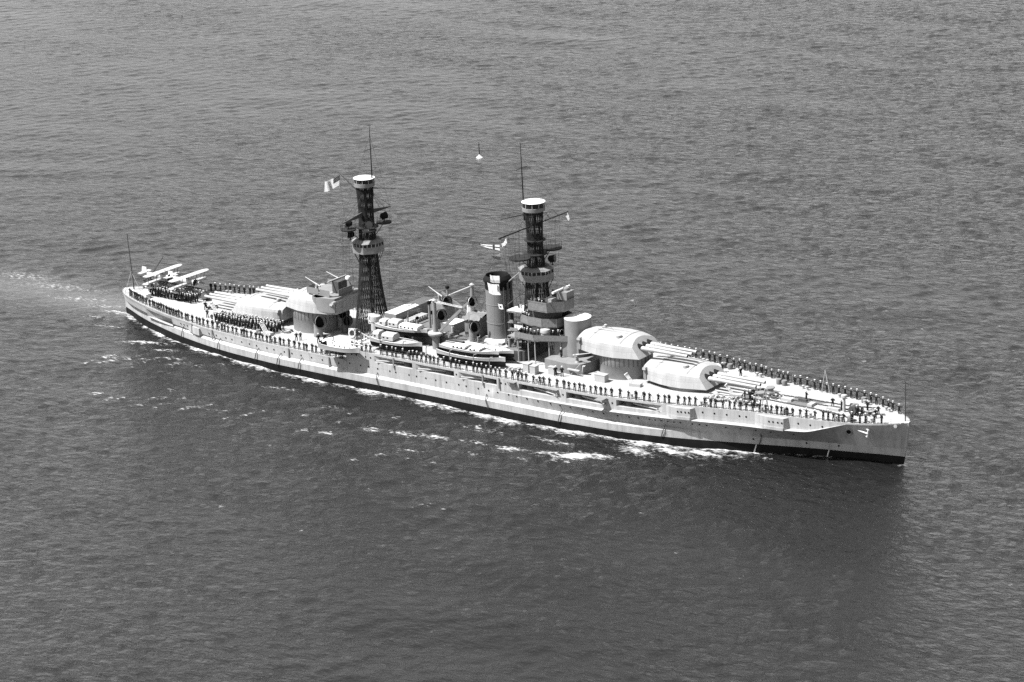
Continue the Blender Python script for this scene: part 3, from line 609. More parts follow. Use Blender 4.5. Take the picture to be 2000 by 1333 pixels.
# ground tackle: two chain runs, capstans, hawse
def chain(pts, name='anchor_chain'):
    m = MB(); path = []
    for a, b in zip(pts[:-1], pts[1:]):
        L = math.hypot(b[0]-a[0], b[1]-a[1]); n = int(L/.42)
        for i in range(n): path.append((a[0]+(b[0]-a[0])*i/n, a[1]+(b[1]-a[1])*i/n, math.atan2(b[1]-a[1], b[0]-a[0])))
    for i, (x, y, t) in enumerate(path):
        z = z_dk(x)+.18; c, s = math.cos(t), math.sin(t)
        m.box((x, y, z), (.46, .30 if i % 2 else .12, .10 if i % 2 else .26), 0, t)
    o = m.build(name, 'chain', ship); o['kind'] = 'stuff'; return o
chain([(64.0, 1.7), (70, 2.0), (79.5, 2.3), (84.8, 3.6)]); chain([(64.0, -1.4), (70, -1.7), (78.5, -2.1), (84.6, -3.8)]); chain([(66.5, .3), (76, .5), (82.5, .6), (87.5, 1.0)])
for x, y in ((64, 1.7), (64, -1.4), (81.5, .5)): fitting('capstan', x, y, MB().lathe([(.95, 0), (.95, .25), (.55, .35), (.5, .95), (.8, 1.15), (.75, 1.3), (.2, 1.35)], n=18), 'grey')
fitting('chain_stopper', 71, 1.0, MB().box((0, 0, .2), (1.6, .6, .4)), 'dark'); 
fitting('wildcat_plate', 75.0, .2, MB().prism([(-6, -1.6), (7, -2.2), (8, 2.2), (-6, 2.6)], .0, .03), 'steel')
fitting('wildcat_plate', 63.5, .2, MB().prism([(-3, -3.6), (3, -3.4), (3.4, 3.4), (-3, 3.6)], .0, .03), 'steel')
for x, y, rx, ry in ((68.5, -.2, 2.2, .9), (73.6, -.5, 1.0, 1.6), (78.2, -.9, 2.4, .8)): fitting('deck_hatch', x, y, MB().box((0, 0, .25), (rx, ry, .5), 0, 0, .95), 'light')
fitting('ventilator_post', 80.2, -.7, MB().cyl((0, 0, 0), (0, 0, 2.6), .28, .26, 12).lathe([(.3, 2.5), (.55, 2.75), (.5, 3.1), (.1, 3.2)], n=12), 'light')
fitting('hose_reel', 82.3, -1.0, MB().cyl((0, -.7, .9), (0, .7, .9), .75, .75, 16).box((0, -.8, .6), (.3, .1, 1.2)).box((0, .8, .6), (.3, .1, 1.2)), 'dark')
boll = MB()
for dx in (-.45, .45): boll.lathe([(.24, 0), (.22, .55), (.3, .62), (.3, .72), (.05, .75)], (dx, 0, 0), 10)
boll.box((0, 0, .04), (1.6, .5, .08)); bme = boll.mesh('bollard', [M['light']])
for x in (86.5, 81.5, 76, 68, 57, 44, 24, -27, -40, -55, -70, -82):
    for sg in (-1, 1):
        link('bollard', bme, ship, (x, sg*(hb_dk(x)-1.5), z_dk(x)+.02), math.atan((hb_dk(x+1)-hb_dk(x-1))/2)*sg)
dm = MB().lathe([(.45, 0), (.48, .1), (.48, .85), (.45, .95), (.1, 1.0)], n=14).mesh('canvas_drum', [M['canvas']])
for x, y in ((48.6, 10.6), (50, 10.5), (62.3, 7.2), (63.6, 7.0), (80.6, 5.4), (72, -6.3), (83.6, -4.5), (-46, -9.8)): link('canvas_drum', dm, ship, (x, y, z_dk(x)+.05))
# heaps of gear and paravanes on the forecastle deck
def gear(x, y, n, r, seed):
    rnd = random.Random(seed); m = MB()
    for i in range(n):
        a, q = rnd.uniform(0, 6.28), r*rnd.random()**.5; L = rnd.uniform(.3, 1.1)
        m.box((x+1.6*q*math.cos(a), y+q*math.sin(a), z_dk(x)+.12+rnd.uniform(0, .35)), (L, rnd.uniform(.15, .4), rnd.uniform(.12, .4)), rnd.randrange(3), rnd.uniform(0, 3))
    o = m.build('deck_gear', ['canvas', 'dark', 'light'], ship); o['kind'] = 'stuff'
gear(57.4, -5.2, 34, 1.5, 1); gear(61.5, -3.8, 26, 1.3, 2); gear(62.2, 1.2, 26, 1.5, 3); gear(66.0, .2, 22, .9, 4); gear(63.6, -5.4, 18, 1.2, 5); gear(84.6, .2, 14, 1.0, 6); gear(-66, -1.5, 16, 1.2, 7); gear(-41.8, -6.0, 10, .8, 8); gear(16.5, -9.2, 22, 1.3, 9)
for k in range(6): fitting('spar_on_deck', 57+.9*(k % 3), -1.6-.55*k, MB().cyl((-2.4, 0, .16), (2.4, 0, .16), .14, .14, 6), ['light', 'dark'][k % 2], R(2*k))
# paravane derrick frames standing at the rail
for x, y in ((68.3, -7.1), (72.0, 6.9)):
    z = z_dk(x); MB().tube([(x-.8, y, z), (x, y, z+4.2), (x+.9, y, z)], .07, 5).tube([(x, y+.9, z), (x, y, z+4.2)], .07, 5).build('sheer_legs', 'light', ship)
# anchor, hawse
def hull_normal(x, z):
    dx = (hull_y(x+.4, z)-hull_y(x-.4, z))/.8; dz = (hull_y(x, z+.3)-hull_y(x, z-.3))/.6
    return Vector((-dx, -1, -dz)).normalized()*1.0 if False else Vector((-dx, -1.0, -dz)).normalized()
hn_ = hull_normal(83.4, 5.8); hz = MB().lathe([(.62, .0), (.62, .16), (.46, .22), (.4, .12)], n=20, sx=1.55, caps=False).build('hawse_bolster', 'hull', ship, Vector((stem(83.4, 5.8), -hull_y(83.4, 5.8), 5.8))-hn_*.02)
hz.rotation_euler = hn_.to_track_quat('Z', 'X').to_euler()
MB().lathe([(.42, .0), (.42, .12)], n=16, sx=1.5).build('hawse_hole', 'black', hz)
an = empty('anchor'); an.parent = ship
ax, az_ = 86.9, 6.0; ay = -hull_y(ax, az_)-.75
MB().cyl((ax-1.7, -hull_y(ax-1.7, 6.35)-.25, 6.35), (ax, ay, az_-.1), .13, .16, 8).build('shank', 'white', an)
MB().cyl((ax+.15, ay-.05, az_+.65), (ax-.15, ay+.12, az_-.75), .16, .16, 8).cyl((ax+.15, ay-.05, az_+.65), (ax-.35, ay, az_+.75), .12, .05, 6).cyl((ax-.15, ay+.12, az_-.75), (ax-.6, ay+.1, az_-.55), .12, .05, 6).build('fluke', 'white', an)
MB().lathe([(.3, 0), (.3, .2), (.1, .22)], n=12).build('bow_chock', 'light', ship, (90.9, -hull_y(90.9, 7.2)-.02, 7.2)).rotation_euler = (R(75), 0, R(35))
# staffs
MB().cyl((91.7, 0, 7.6), (91.75, 0, 14.8), .11, .08, 6).build('jackstaff', 'dark', ship)
MB().cyl((-89.0, 0, 5.3), (-89.7, 0, 17.2), .13, .08, 6).build('ensign_staff', 'dark', ship)
MB().tube([(-89.4, 0, 9.2), (-90.3, -1.0, 5.3)], .05).tube([(-89.4, 0, 9.2), (-90.3, 1.0, 5.3)], .05).tube([(-89.4, 0, 9.2), (-87.2, 0, 5.3)], .05).build('staff_stay', 'light', ship)
for sg in (-1, 1):
    for a, b in ((BREAK+.3, 91.3), (-90.2, BREAK-.3)):
        rail([(x, sg*(hb_dk(x)-.12), z_dk(x)+.1) for x in np.arange(a, b, 1.1)])
# lower boom, gangway stages, accommodation pieces on the side
def stage(x, wid, dep):
    y = -hb_dk(x); z = z_dk(x)-.12; o = MB().box((x, y-dep/2, z), (wid, dep, .1)).build('side_stage', 'grey', ship)
    MB().tube([(x-wid*.4, y-dep*.9, z), (x-wid*.4, y+.1, z-1.0)], .05).tube([(x+wid*.4, y-dep*.9, z), (x+wid*.4, y+.1, z-1.0)], .05).build('bracket', 'grey', o)
stage(38.9, 1.5, 1.9); stage(19.2, 1.8, .7); stage(28.9, .9, .6)
for x, s in ((-54, 1), (-31.5, 1), (-12.3, -1), (13.4, -1), (30.0, 1), (50.5, 1), (67.5, 1), (-43, 1), (-37, 1), (-66, 1)):
    y = hull_y(x, 2.6); o = MB().tube([(x-.5*s, -y-.18, 1.25), (x, -y-.22, 2.7), (x+.25*s, -hull_y(x, 3.6)-.08, 3.6)], .085, 6).build('overboard_pipe', 'dark', ship)
for x in (66.5, 78.8):
    MB().cyl((x, -hull_y(x, 1.2)-.06, 1.25), (x-.45, -hull_y(x-.4, .2)-.06, -.2), .11, .12, 6).build('discharge_stream', 'white', ship)
for x in (-34.7, -24.3, -8.4, 12.5, 16.2, -62.5, -56):   # boat booms and ladders hanging against the side
    y = -hull_y(x, z_dk(x)-.2)-.12; MB().box((x, y, z_dk(x)-.9), (.28, .12, 2.0)).build('side_ladder', 'grey', ship)
# aircraft catapult and crane at the stern
ca = MB()
for yy in (1.9, 3.3):
    for zz in (5.5, 6.9): ca.box((-80.0, yy, zz), (16.5, .22, .22))
    for k in range(16):
        x0 = -88+k*1.03; ca.tube([(x0, yy, 5.5), (x0+.52, yy, 6.9), (x0+1.03, yy, 5.5)], .06, 4)
for k in range(17): ca.box((-88+k*1.0, 2.6, 6.95), (.14, 1.4, .1))
ca.lathe([(1.6, 4.95), (1.6, 5.4)], (-78, 2.6, 0), 20)
ca.build('catapult', 'dark', ship)
MB().cyl((-85.6, 1.6, 5.2), (-85.6, 1.6, 8.6), .25, .2, 10).cyl((-85.4, 1.6, 8.4), (-81.9, 2.0, 12.8), .16, .09, 8).tube([(-85.6, 1.6, 8.6), (-83.4, 1.8, 11.1)], .03, 4).build('aircraft_crane', 'dark', ship)
MB().box((-84.8, -2.9, 5.6), (5.5, 1.5, 1.0)).build('deck_locker', 'white', ship)
MB().cyl((-72.0, 3.6, 4.95), (-70.6, 1.4, 6.2), .9, .7, 12).build('covered_winch', 'dark', ship)
# rigging
rg = MB()
def wire(a, b, sag=.0, n=6, r=.022):
    a, b = Vector(a), Vector(b); pts = [a+(b-a)*t-Vector((0, 0, 1))*sag*4*t*(1-t) for t in np.linspace(0, 1, n)]; rg.tube(pts, r, 3)
for a, b, s in (((MX+1.8, .3, 46), (FX-2.2, -.3, 46.5), 1.2), ((MX+1.8, 2.2, 42.3), (FX-2.1, 1.4, 42.8), 1.0), ((MX+1.8, -1.6, 42.3), (FX-2.1, -2.0, 42.8), 1.0), ((MX+1.8, .3, 45), (MX, 7.2, 29.4), .1), ((MX+1.8, .3, 45), (MX, -7.2, 29.4), .1), ((FX-2.2, -.3, 45), (FX, 9.5, 32.4), .1), ((FX-2.2, -.3, 45), (FX, -9.5, 32.4), .1),
               ((MX, 7.2, 29.3), (MX+1, 4, 8), 0), ((MX, -7.2, 29.3), (MX, -7.5, 6), 0), ((FX, 6.5, 32.3), (FX+1.5, 3.8, 15), 0), ((FX, 8.0, 32.3), (FX+1.5, 3.8, 15), 0), ((FX, -6.5, 32.3), (FX-1.5, -2.9, 15.9), 0), ((FX, -8.0, 32.3), (FX-1.5, -2.6, 15.9), 0), ((FX, -9.4, 32.3), (FX-2.5, -2.4, 15.9), 0), ((FX, -10.2, 32.3), (FX-3.5, -2.4, 15.9), 0), ((FX, -4.8, 32.3), (FX-2.0, -2.4, 15.9), 0), ((MX-6.3, 0, 36.8), (MX-2.5, -1, 9), .2), ((FX+2, 0, 26), (32, 0, 14.8), .4), ((FUX-2, 0, 21), (-4.9, -5.6, 16.9), .2)): wire(a, b, s)
for k in range(7):
    wire((MX+.1, -7.0+k*.9, 29.2), (MX-3+k*.7, -5.5+k*.3, 7.5), 0, 2, .016); wire((FX, -9+k*1.1, 32.2), (FX-4.5+k*.5, -3.2+k*.15, 13.5), 0, 2, .016)
    wire((FX, 9-k*1.1, 32.2), (FX-3+k*.5, 4.2, 13.5), 0, 2, .016)
for a, b in (((FUX+2.3, 1.2, 20.5), (13.8, 3.2, 12.2)), ((FUX-2.3, -1.2, 20.5), (-3, -4.2, 9.3)), ((FUX-2.3, 1.2, 20.5), (-3, 4.2, 9.3)), ((FUX+1, -2.3, 20.5), (8.5, -5.0, 9.3)), ((2.9, -5.2, 17.2), (-4.9, -5.6, 16.6)), ((MX+2, 1.6, 34), (-9.9, 5, 15.9)), ((MX+1.5, -1.5, 30), (-8.1, -3.2, 15.2)), ((FX, 0, 36.8), (48, 0, 11.6)), ((91.7, 0, 14.6), (FX+2.0, 0, 34.8))): wire(a, b, .15, 5, .018)
rgo = rg.build('rigging', 'mast', ship); rgo['kind'] = 'stuff'
spar('funnel_stay', [(8.1, 0, 20.3), (12.6, 0, 24.0)], .09, .09, ship, 'light'); spar('funnel_stay', [(8.1, -.8, 16.0), (13.4, -1.2, 20.0)], .09, .09, ship, 'dark')

# ------------------------------------------------------------------ ship's boats (things of their own)
def boat(name, label, L, B, D, loc, rz, canopy=None, transom=.6, dark_top=.72, cat='boat', group="ship's boats stowed amidships", thwarts=5, decked=False):
    t0 = empty(name, loc, rz); tag(t0, label, cat, group)
    N = 15; outer = []; inner = []
    for j in range(N):
        t = j/(N-1); x = -L/2+L*t
        w_ = (1-abs(2*(t-.45))**2.6*(1 if t > .45 else (1-transom))) if True else 1
        w_ = max(.03, w_)*B/2; sh = D+.35*D*(abs(2*t-1)**2.2)*.6
        keel = .0+.18*D*max(0, (t-.8)/.2)**2
        prof = [(0, keel), (.45, keel+.06*D), (.8, D*.35), (.97, D*dark_top), (1.0, D*dark_top+.001), (1.03, sh-.12), (1.06, sh)]
        outer.append([(x, -w_*a, z) for a, z in reversed(prof)]+[(x, w_*a, z) for a, z in prof[1:]])
        inner.append([(x, -w_*.94, sh), (x, -w_*.9, sh-.15), (x, -w_*.75, D*.45), (x, 0, D*.3), (x, w_*.75, D*.45), (x, w_*.9, sh-.15), (x, w_*.94, sh)])
    m = MB(); k = len(outer[0])
    m.loft(outer, 0, False, True)
    n0 = len(m.f)
    for idx in range(len(m.f)):
        f = m.f[idx]
        if len(f) == 4:
            i = min(f) % k
            if i in (0, 1) or i in (k-2, k-3): m.m[idx] = 1
            elif i in (2, k-4): m.m[idx] = 1
    h = m.build('hull', ['black', 'light'], t0)
    q = MB()
    for a, b, c, d in zip(outer[:-1], outer[1:], inner[:-1], inner[1:]):
        for e in (0, -1): q.add([a[e], b[e], d[e], c[e]], [(0, 1, 2, 3) if e else (3, 2, 1, 0)])
    q.build('gunwale', 'white', t0)
    if decked: MB().loft([[p[1], p[3][:2]+(p[1][2]+.06,), p[5]] for p in inner], 0, False, False).build('deck', 'light', t0)
    else:
        MB().loft(inner, 0, False, False).build('inner_planking', 'wood', t0)
        for i in range(thwarts):
            j = 3+int(i*(N-6)/max(1, thwarts-1)); j = min(N-3, j); p = inner[j]; MB().box((p[0][0], 0, D*.78), (.32, abs(p[1][1])*1.9, .06)).build('thwart', 'white', t0)
    if canopy:
        for (x0, x1, h0, mt) in canopy:
            wv = B*.36; zc = D*1.05
            c = MB().loft([[(x, -wv, zc), (x, -wv*.95, zc+h0*.7), (x, -wv*.6, zc+h0), (x, wv*.6, zc+h0), (x, wv*.95, zc+h0*.7), (x, wv, zc)] for x in (x0, x0+.15, x1-.15, x1)], 0, False, False, False); 
            for x in (x0, x1): c.add([(x, -wv, zc), (x, -wv*.95, zc+h0*.7), (x, -wv*.6, zc+h0), (x, wv*.6, zc+h0), (x, wv*.95, zc+h0*.7), (x, wv, zc)], [(0, 1, 2, 3, 4, 5)])
            co = c.build('cabin', mt, t0)
            for xx in np.arange(x0+.5, x1-.3, .9): MB().box((xx, -wv*.985, zc+h0*.42), (.38, .05, .26)).build('window', 'glass', co)
    return t0
def pieces(o, mb, name, mt): return mb.build(name, mt, o)
def cradle(x, y, z0, z1, w_):
    for dx in (-3, 3): MB().box((x+dx, y, (z0+z1)/2), (.3, w_, z1-z0)).build('boat_cradle', 'dark', ship)
b1 = boat('motor_launch', 'large open launch on the starboard deck, lowest of the nested boats beside the funnel', 14.6, 3.6, 1.75, (7.1, -10.0, 7.45), R(3), thwarts=6); cradle(7.1, -10, 7.1, 7.6, 2)
b2 = boat('motor_launch', 'decked launch nested inside the large open launch beside the funnel', 12.6, 3.1, 1.3, (6.3, -9.5, 8.75), R(3), canopy=[(-3.6, -.6, .35, 'white'), (.2, 2.6, .3, 'white')], decked=True)
b3 = boat('cutter', 'open pulling cutter inboard of the nested launches, below the bridge', 11.5, 2.9, 1.3, (8.2, -6.8, 8.35), R(4), thwarts=6); cradle(8.2, -6.8, 7.1, 8.5, 1.6)
b4 = boat('motor_barge', 'covered motor boat with two cabins stowed high next to the white-roofed house', 11.6, 3.2, 1.5, (-12.6, -5.9, 8.85), R(2), canopy=[(-4.8, -3.3, .95, 'light'), (-2.7, -.4, 1.15, 'light'), (-.1, 4.2, .7, 'white')], decked=True); cradle(-12.6, -5.9, 7.1, 9.0, 2)
b5 = boat('motor_barge', 'grey motor boat with a hooded cockpit at the starboard deck edge abreast the mainmast', 11.2, 3.2, 1.75, (-9.8, -11.0, 7.75), R(4), canopy=[(-4.9, -3.6, 1.3, 'light'), (-2.9, -.3, 1.15, 'light')], decked=True); cradle(-9.8, -11, 7.1, 7.9, 2)
b6 = boat('whaleboat', 'open whaleboat hung outboard from davits over the starboard side', 8.6, 2.3, 1.15, (-19.8, -15.6, 6.95), R(3), transom=1, dark_top=.3, group=None, thwarts=5)
b7 = boat('whaleboat', 'boat under a peaked white canvas cover inboard of the outboard whaleboat', 8.0, 2.4, 1.2, (-24.0, -11.4, 5.5), R(6), transom=1, group=None, dark_top=.3)
MB().loft([[(x, -w_, 1.42), (x, -w_*.5, 1.42+h*.55), (x, 0, 1.42+h), (x, w_*.5, 1.42+h*.55), (x, w_, 1.42)] for x, w_, h in ((-3.7, .35, .2), (-2.8, 1.1, .6), (0, 1.3, 1.25), (2.6, 1.15, .7), (3.6, .35, .25))], 0, False, False, True).build('canvas_cover', 'awning', b7)
# davits for the outboard boat
for x in (-23.2, -16.4):
    z = z_dk(x); MB().tube([(x, -13.6, z), (x, -13.6, z+3.4), (x, -13.9, z+4.2), (x, -14.7, z+4.7), (x, -15.6, z+4.6)], .11, 8).tube([(x, -15.6, z+4.6), (x, -15.6, 8.3)], .03, 4).build('davit', 'grey', ship)
MB().cyl((-24.2, -14.35, 8.4), (-15.6, -14.2, 8.4), .16, .16, 8).build('fender_spar', 'light', ship)
MB().cyl((-20.2, -10.2, 7.5), (-15.4, -9.6, 9.4), .12, .08, 7).build('accommodation_boom', 'white', ship)
aa_gun(-16.6, -10.3, 7.1, R(178))

# ------------------------------------------------------------------ seaplanes on the stern
def seaplane(loc, rz, label):
    t = empty('seaplane', loc, rz); tag(t, label, 'seaplane', 'scout seaplanes at the stern')
    def wing(y, x0, x1, z, th=.14):
        rings = []
        for s_ in np.linspace(-1, 1, 13):
            k = 1-.35*max(0, (abs(s_)-.85)/.15)**2; xc = (x0+x1)/2; c = (x1-x0)/2*k
            rings.append([(xc+c, y*s_, z), (xc+c*.6, y*s_, z+th), (xc-c*.3, y*s_, z+th*.8), (xc-c, y*s_, z+.02), (xc-c*.3, y*s_, z-.02), (xc+c*.6, y*s_, z-.03)])
        return MB().loft(rings, 0, True, True, True)
    wing(5.4, -.4, 1.25, 2.95).build('upper_wing', 'silver', t); wing(5.2, -.9, .7, 1.2).build('lower_wing', 'silver', t)
    fu = MB().loft([[(x, a*math.cos(q), 1.75+zc+b*math.sin(q)) for q in np.linspace(0, 2*math.pi, 13)[:-1]] for x, a, b, zc in ((-5.2, .08, .18, .1), (-3.5, .3, .38, .05), (-1.2, .42, .55, 0), (.6, .46, .62, 0), (1.5, .42, .5, 0), (2.0, .36, .40, 0))]).build('fuselage', 'silver', t)
    MB().lathe([(.52, 0), (.56, .15), (.5, .5), (.2, .62)], n=16).build('engine_cowling', 'black', t, (1.9, 0, 1.75)).rotation_euler = (0, R(90), 0)
    MB().lathe([(.6, 0), (.64, .1), (.6, .2)], n=16, caps=False).build('cowl_ring', 'white', t, (1.95, 0, 1.75)).rotation_euler = (0, R(90), 0)
    for k in range(9):
        a = k*2*math.pi/9; MB().cyl((2.25, .3*math.cos(a), 1.75+.3*math.sin(a)), (2.25, .72*math.cos(a), 1.75+.72*math.sin(a)), .12, .11, 7).build('cylinder_head', 'black', fu)
    pr = MB()
    for s_ in (-1, 1): pr.loft([[(2.62+.02*c, s_*r*math.sin(.6)-c*.1, 1.75+s_*r*math.cos(.6)) for c in (-1, 1)]+[(2.58, s_*r*math.sin(.6)+.05, 1.75+s_*r*math.cos(.6))] for r in (.1, .7, 1.35)], 0, True, True, False)
    pr.build('propeller', 'wood', t)
    for x in (-.15, -1.3): MB().cyl((x, 0, 2.28), (x, 0, 2.34), .3, .3, 12).build('cockpit', 'black', fu)
    st = MB()
    for sy in (-1, 1):
        for y in (2.0, 4.3):
            for dx in (0, .9): st.cyl((-.55+dx, sy*y, 1.25), (-.1+dx, sy*y, 2.97), .05, .05, 6)
        for dx in (0, .8): st.cyl((0+dx, sy*.35, 2.3), (.1+dx, sy*.5, 2.97), .045, .045, 6)
    st.build('strut', 'dark', t)
    fin = MB().prism([(-5.5, -.05), (-4.0, -.05), (-4.0, .05), (-5.5, .05)], 1.95, 3.15, 0, None, False, .8); fin.build('tail_fin', 'white', t)
    MB().prism([(-5.3, -1.75), (-4.2, -1.6), (-4.0, 0), (-4.2, 1.6), (-5.3, 1.75)], 2.0, 2.1).build('tailplane', 'silver', t)
    def flt(L, r, x, y, z): return MB().loft([[(x+q*L, y+r*a*math.cos(p), z+r*b*math.sin(p)) for p in np.linspace(0, 2*math.pi, 11)[:-1]] for q, a, b in ((-.5, .1, .15), (-.35, .6, .6), (-.05, .95, .9), (.2, 1, 1), (.38, .8, .75), (.5, .1, .2))])
    f = flt(7.0, .55, .6, 0, -.15).build('main_float', 'silver', t)
    fs_ = MB()
    for x in (-.9, 1.5):
        for sy in (-1, 1): fs_.cyl((x, 0, .25), (x-.1, sy*.35, 1.35), .06, .06, 6)
    fs_.build('float_strut', 'dark', f)
    for sy in (-1, 1): q = flt(2.2, .26, -.1, sy*3.9, .35).build('wing_float', 'silver', t); MB().cyl((-.1, sy*3.9, .55), (-.1, sy*3.9, 1.2), .05, .05, 6).build('float_strut', 'dark', q)
    MB().box((.4, 0, -.95), (2.2, .9, .5)).build('launching_cradle', 'dark', t)
    return t
seaplane((-83.4, 2.6, 6.55), 0, 'silver biplane floatplane parked aftmost, under the small crane at the stern')
seaplane((-76.1, 2.6, 6.55), R(-2), 'silver biplane floatplane ahead of the other one, on the forward end of the catapult')

# ------------------------------------------------------------------ flags
def flag(name, label, o0, du, dv, w_, h, colf, mats, amp=.18, group=None, nu=26, nv=13, taper=0):
    """cloth hanging from hoist point o0; du along the fly, dv down the hoist"""
    du, dv = Vector(du).normalized(), Vector(dv).normalized(); nn = du.cross(dv).normalized(); m = MB(); P_ = []
    for j in range(nv+1):
        for i in range(nu+1):
            u, v = i/nu, j/nv; vv = .5+(v-.5)*(1-taper*u)
            wv = amp*u*math.sin(u*9+v*1.4)+amp*.5*u*math.sin(u*17+v*3)
            P_.append(Vector(o0)+du*(u*w_*.93)+dv*(vv*h+.10*h*u*math.sin(u*4))+nn*wv)
    for j in range(nv):
        for i in range(nu):
            a = j*(nu+1)+i; m.add([P_[a], P_[a+1], P_[a+nu+2], P_[a+nu+1]], [(0, 1, 2, 3)], colf((i+.5)/nu, (j+.5)/nv), True)
    me = m.mesh(name, mats); o = link(name, me); md = o.modifiers.new('cloth', 'SOLIDIFY'); md.thickness = .02
    tag(o, label, 'flag', group); return o
aft = Vector((-1, -.25, -.18))
ens = flag('national_flag', 'large striped national flag with dark canton flying from the mainmast gaff', (MX-5.9, -.1, 36.5), (-1, -.35, -.55), (-.15, 0, -1), 3.9, 2.2, lambda u, v: 2 if (u < .42 and v < .54) else (0 if int(v*13) % 2 else 1), ['white', mat('flag_stripe', .48, .9), 'navyflag'], .25)
st = MB(); 
md_ = ens.data
for j in range(7):
    for i in range(1, 10, 2):
        if (i+j) % 2 == 1:
            a = j*26+i; f = md_.polygons[a]; c = f.center; n = f.normal
            st.add([c+n*.025+Vector((math.cos(k*2.094)*.05, 0, math.sin(k*2.094)*.05)) for k in range(3)], [(0, 1, 2)]); st.add([c-n*.04+Vector((math.cos(k*2.094)*.05, 0, math.sin(k*2.094)*.05)) for k in range(3)], [(0, 1, 2)])
so_ = st.build('star', 'white', ens); so_['kind'] = 'stuff'
hx, hy = FX-.8, -8.3
flag('signal_pennant', 'long white swallow-tail pennant with a black cross below the starboard yardarm', (12.9, -7.9, 30.2), (-1, -.15, .05), (.1, -.1, -1), 4.6, 1.05, lambda u, v: 1 if (abs(v-.5) < .12 or abs(u-.3) < .06 or u > .93) else 0, ['white', 'navyflag'], .12, 'signal flags on the starboard halyard', taper=.75)
flag('signal_pennant', 'dark grey triangular pennant under the white one on the starboard halyard', (12.2, -6.9, 28.3), (-1, -.2, -.1), (.1, -.1, -1), 2.0, 1.3, lambda u, v: 0, ['mid'], .12, 'signal flags on the starboard halyard', taper=.95)
flag('signal_flag', 'white and grey signal flag flying just above the funnel top', (11.0, -5.9, 23.6), (-1, -.3, 0), (.1, -.1, -1), 2.0, 1.35, lambda u, v: 1 if v > .62 else 0, ['white', 'light'], .15, 'signal flags on the starboard halyard')
flag('signal_flag', 'large white flag hanging across the black funnel cap', (10.3, -5.3, 21.7), (-1, -.3, .05), (.25, -.1, -1), 2.4, 2.0, lambda u, v: 0, ['white'], .12, 'signal flags on the starboard halyard')
flag('signal_flag', 'small white flag with a dark centre square seen against the grey funnel', (10.9, -5.3, 18.0), (-1, -.2, .02), (.3, -.1, -1), .95, .95, lambda u, v: 1 if (abs(u-.5) < .18 and abs(v-.5) < .18) else 0, ['white', 'navyflag'], .05)
flag('bunting', 'white bundle of bunting hanging near the starboard yardarm', (15, -8.6, 31.9), (-1, -.4, -1.2), (.3, -.2, -1), 1.5, .9, lambda u, v: 0, ['white'], .25, taper=.4)
flag('bunting', 'white bunting hanging from the port yardarm', (15, 10.4, 32.2), (-.5, .5, -1.3), (.3, .2, -1), 1.2, .9, lambda u, v: 0, ['white'], .25, taper=-.3)
flag('small_flag', 'tiny white flag at the signal platform behind the bridge', (12.9, -2.0, 17.4), (-1, -.2, 0), (.1, 0, -1), .9, .7, lambda u, v: 1 if u > .6 else 0, ['white', 'navyflag'], .05)
# life rings hung on the mainmast
for loc, lab in (((-22.6, -2.95, 9.7), 'white square lifebuoy frame hung high on the mainmast lattice'), ((-27.6, -3.2, 6.0), 'white lifebuoy hung low on the mainmast lattice')):
    m = MB(); m.loft([[(( .62+.16*math.cos(q))*math.cos(a), .16*math.sin(q), (.75+.16*math.cos(q))*math.sin(a)) for q in np.linspace(0, 6.283, 9)[:-1]] for a in np.linspace(0, 2*math.pi, 21)], 0, True, False); m.box((0, 0, .95), (1.3, .12, .12)); m.box((0, 0, -.95), (1.3, .12, .12)); m.box((.66, 0, 0), (.12, .12, 1.9)); m.box((-.66, 0, 0), (.12, .12, 1.9))
    o = m.build('lifebuoy', 'white'); o.location = loc; o.rotation_euler = (R(-6), 0, R(22)); tag(o, lab, 'lifebuoy')

# ------------------------------------------------------------------ channel buoy beyond the ship
bo = empty('buoy', (-107.6, 141.9, -.1)); bo.scale = (.72, .72, .9); tag(bo, 'white channel buoy with a thin dark mast on open water', 'buoy')
MB().lathe([(.3, -.6), (1.0, -.3), (1.2, .1), (1.0, .3), (.45, .6), (.25, .95)], n=20).build('float_body', 'white', bo)
MB().cyl((0, 0, .9), (-.15, 0, 4.4), .24, .16, 8).build('mast', 'dark', bo)
MB().lathe([(.12, 0), (.26, .1), (.26, .5), (.08, .65)], (-.1, 0, 3.6), 10).build('lantern', 'dark', bo)
MB().tube([(.5, .2, .75), (.55, .25, 1.5)], .05).box((.55, .25, 1.55), (.3, .05, .35)).build('marker', 'dark', bo)

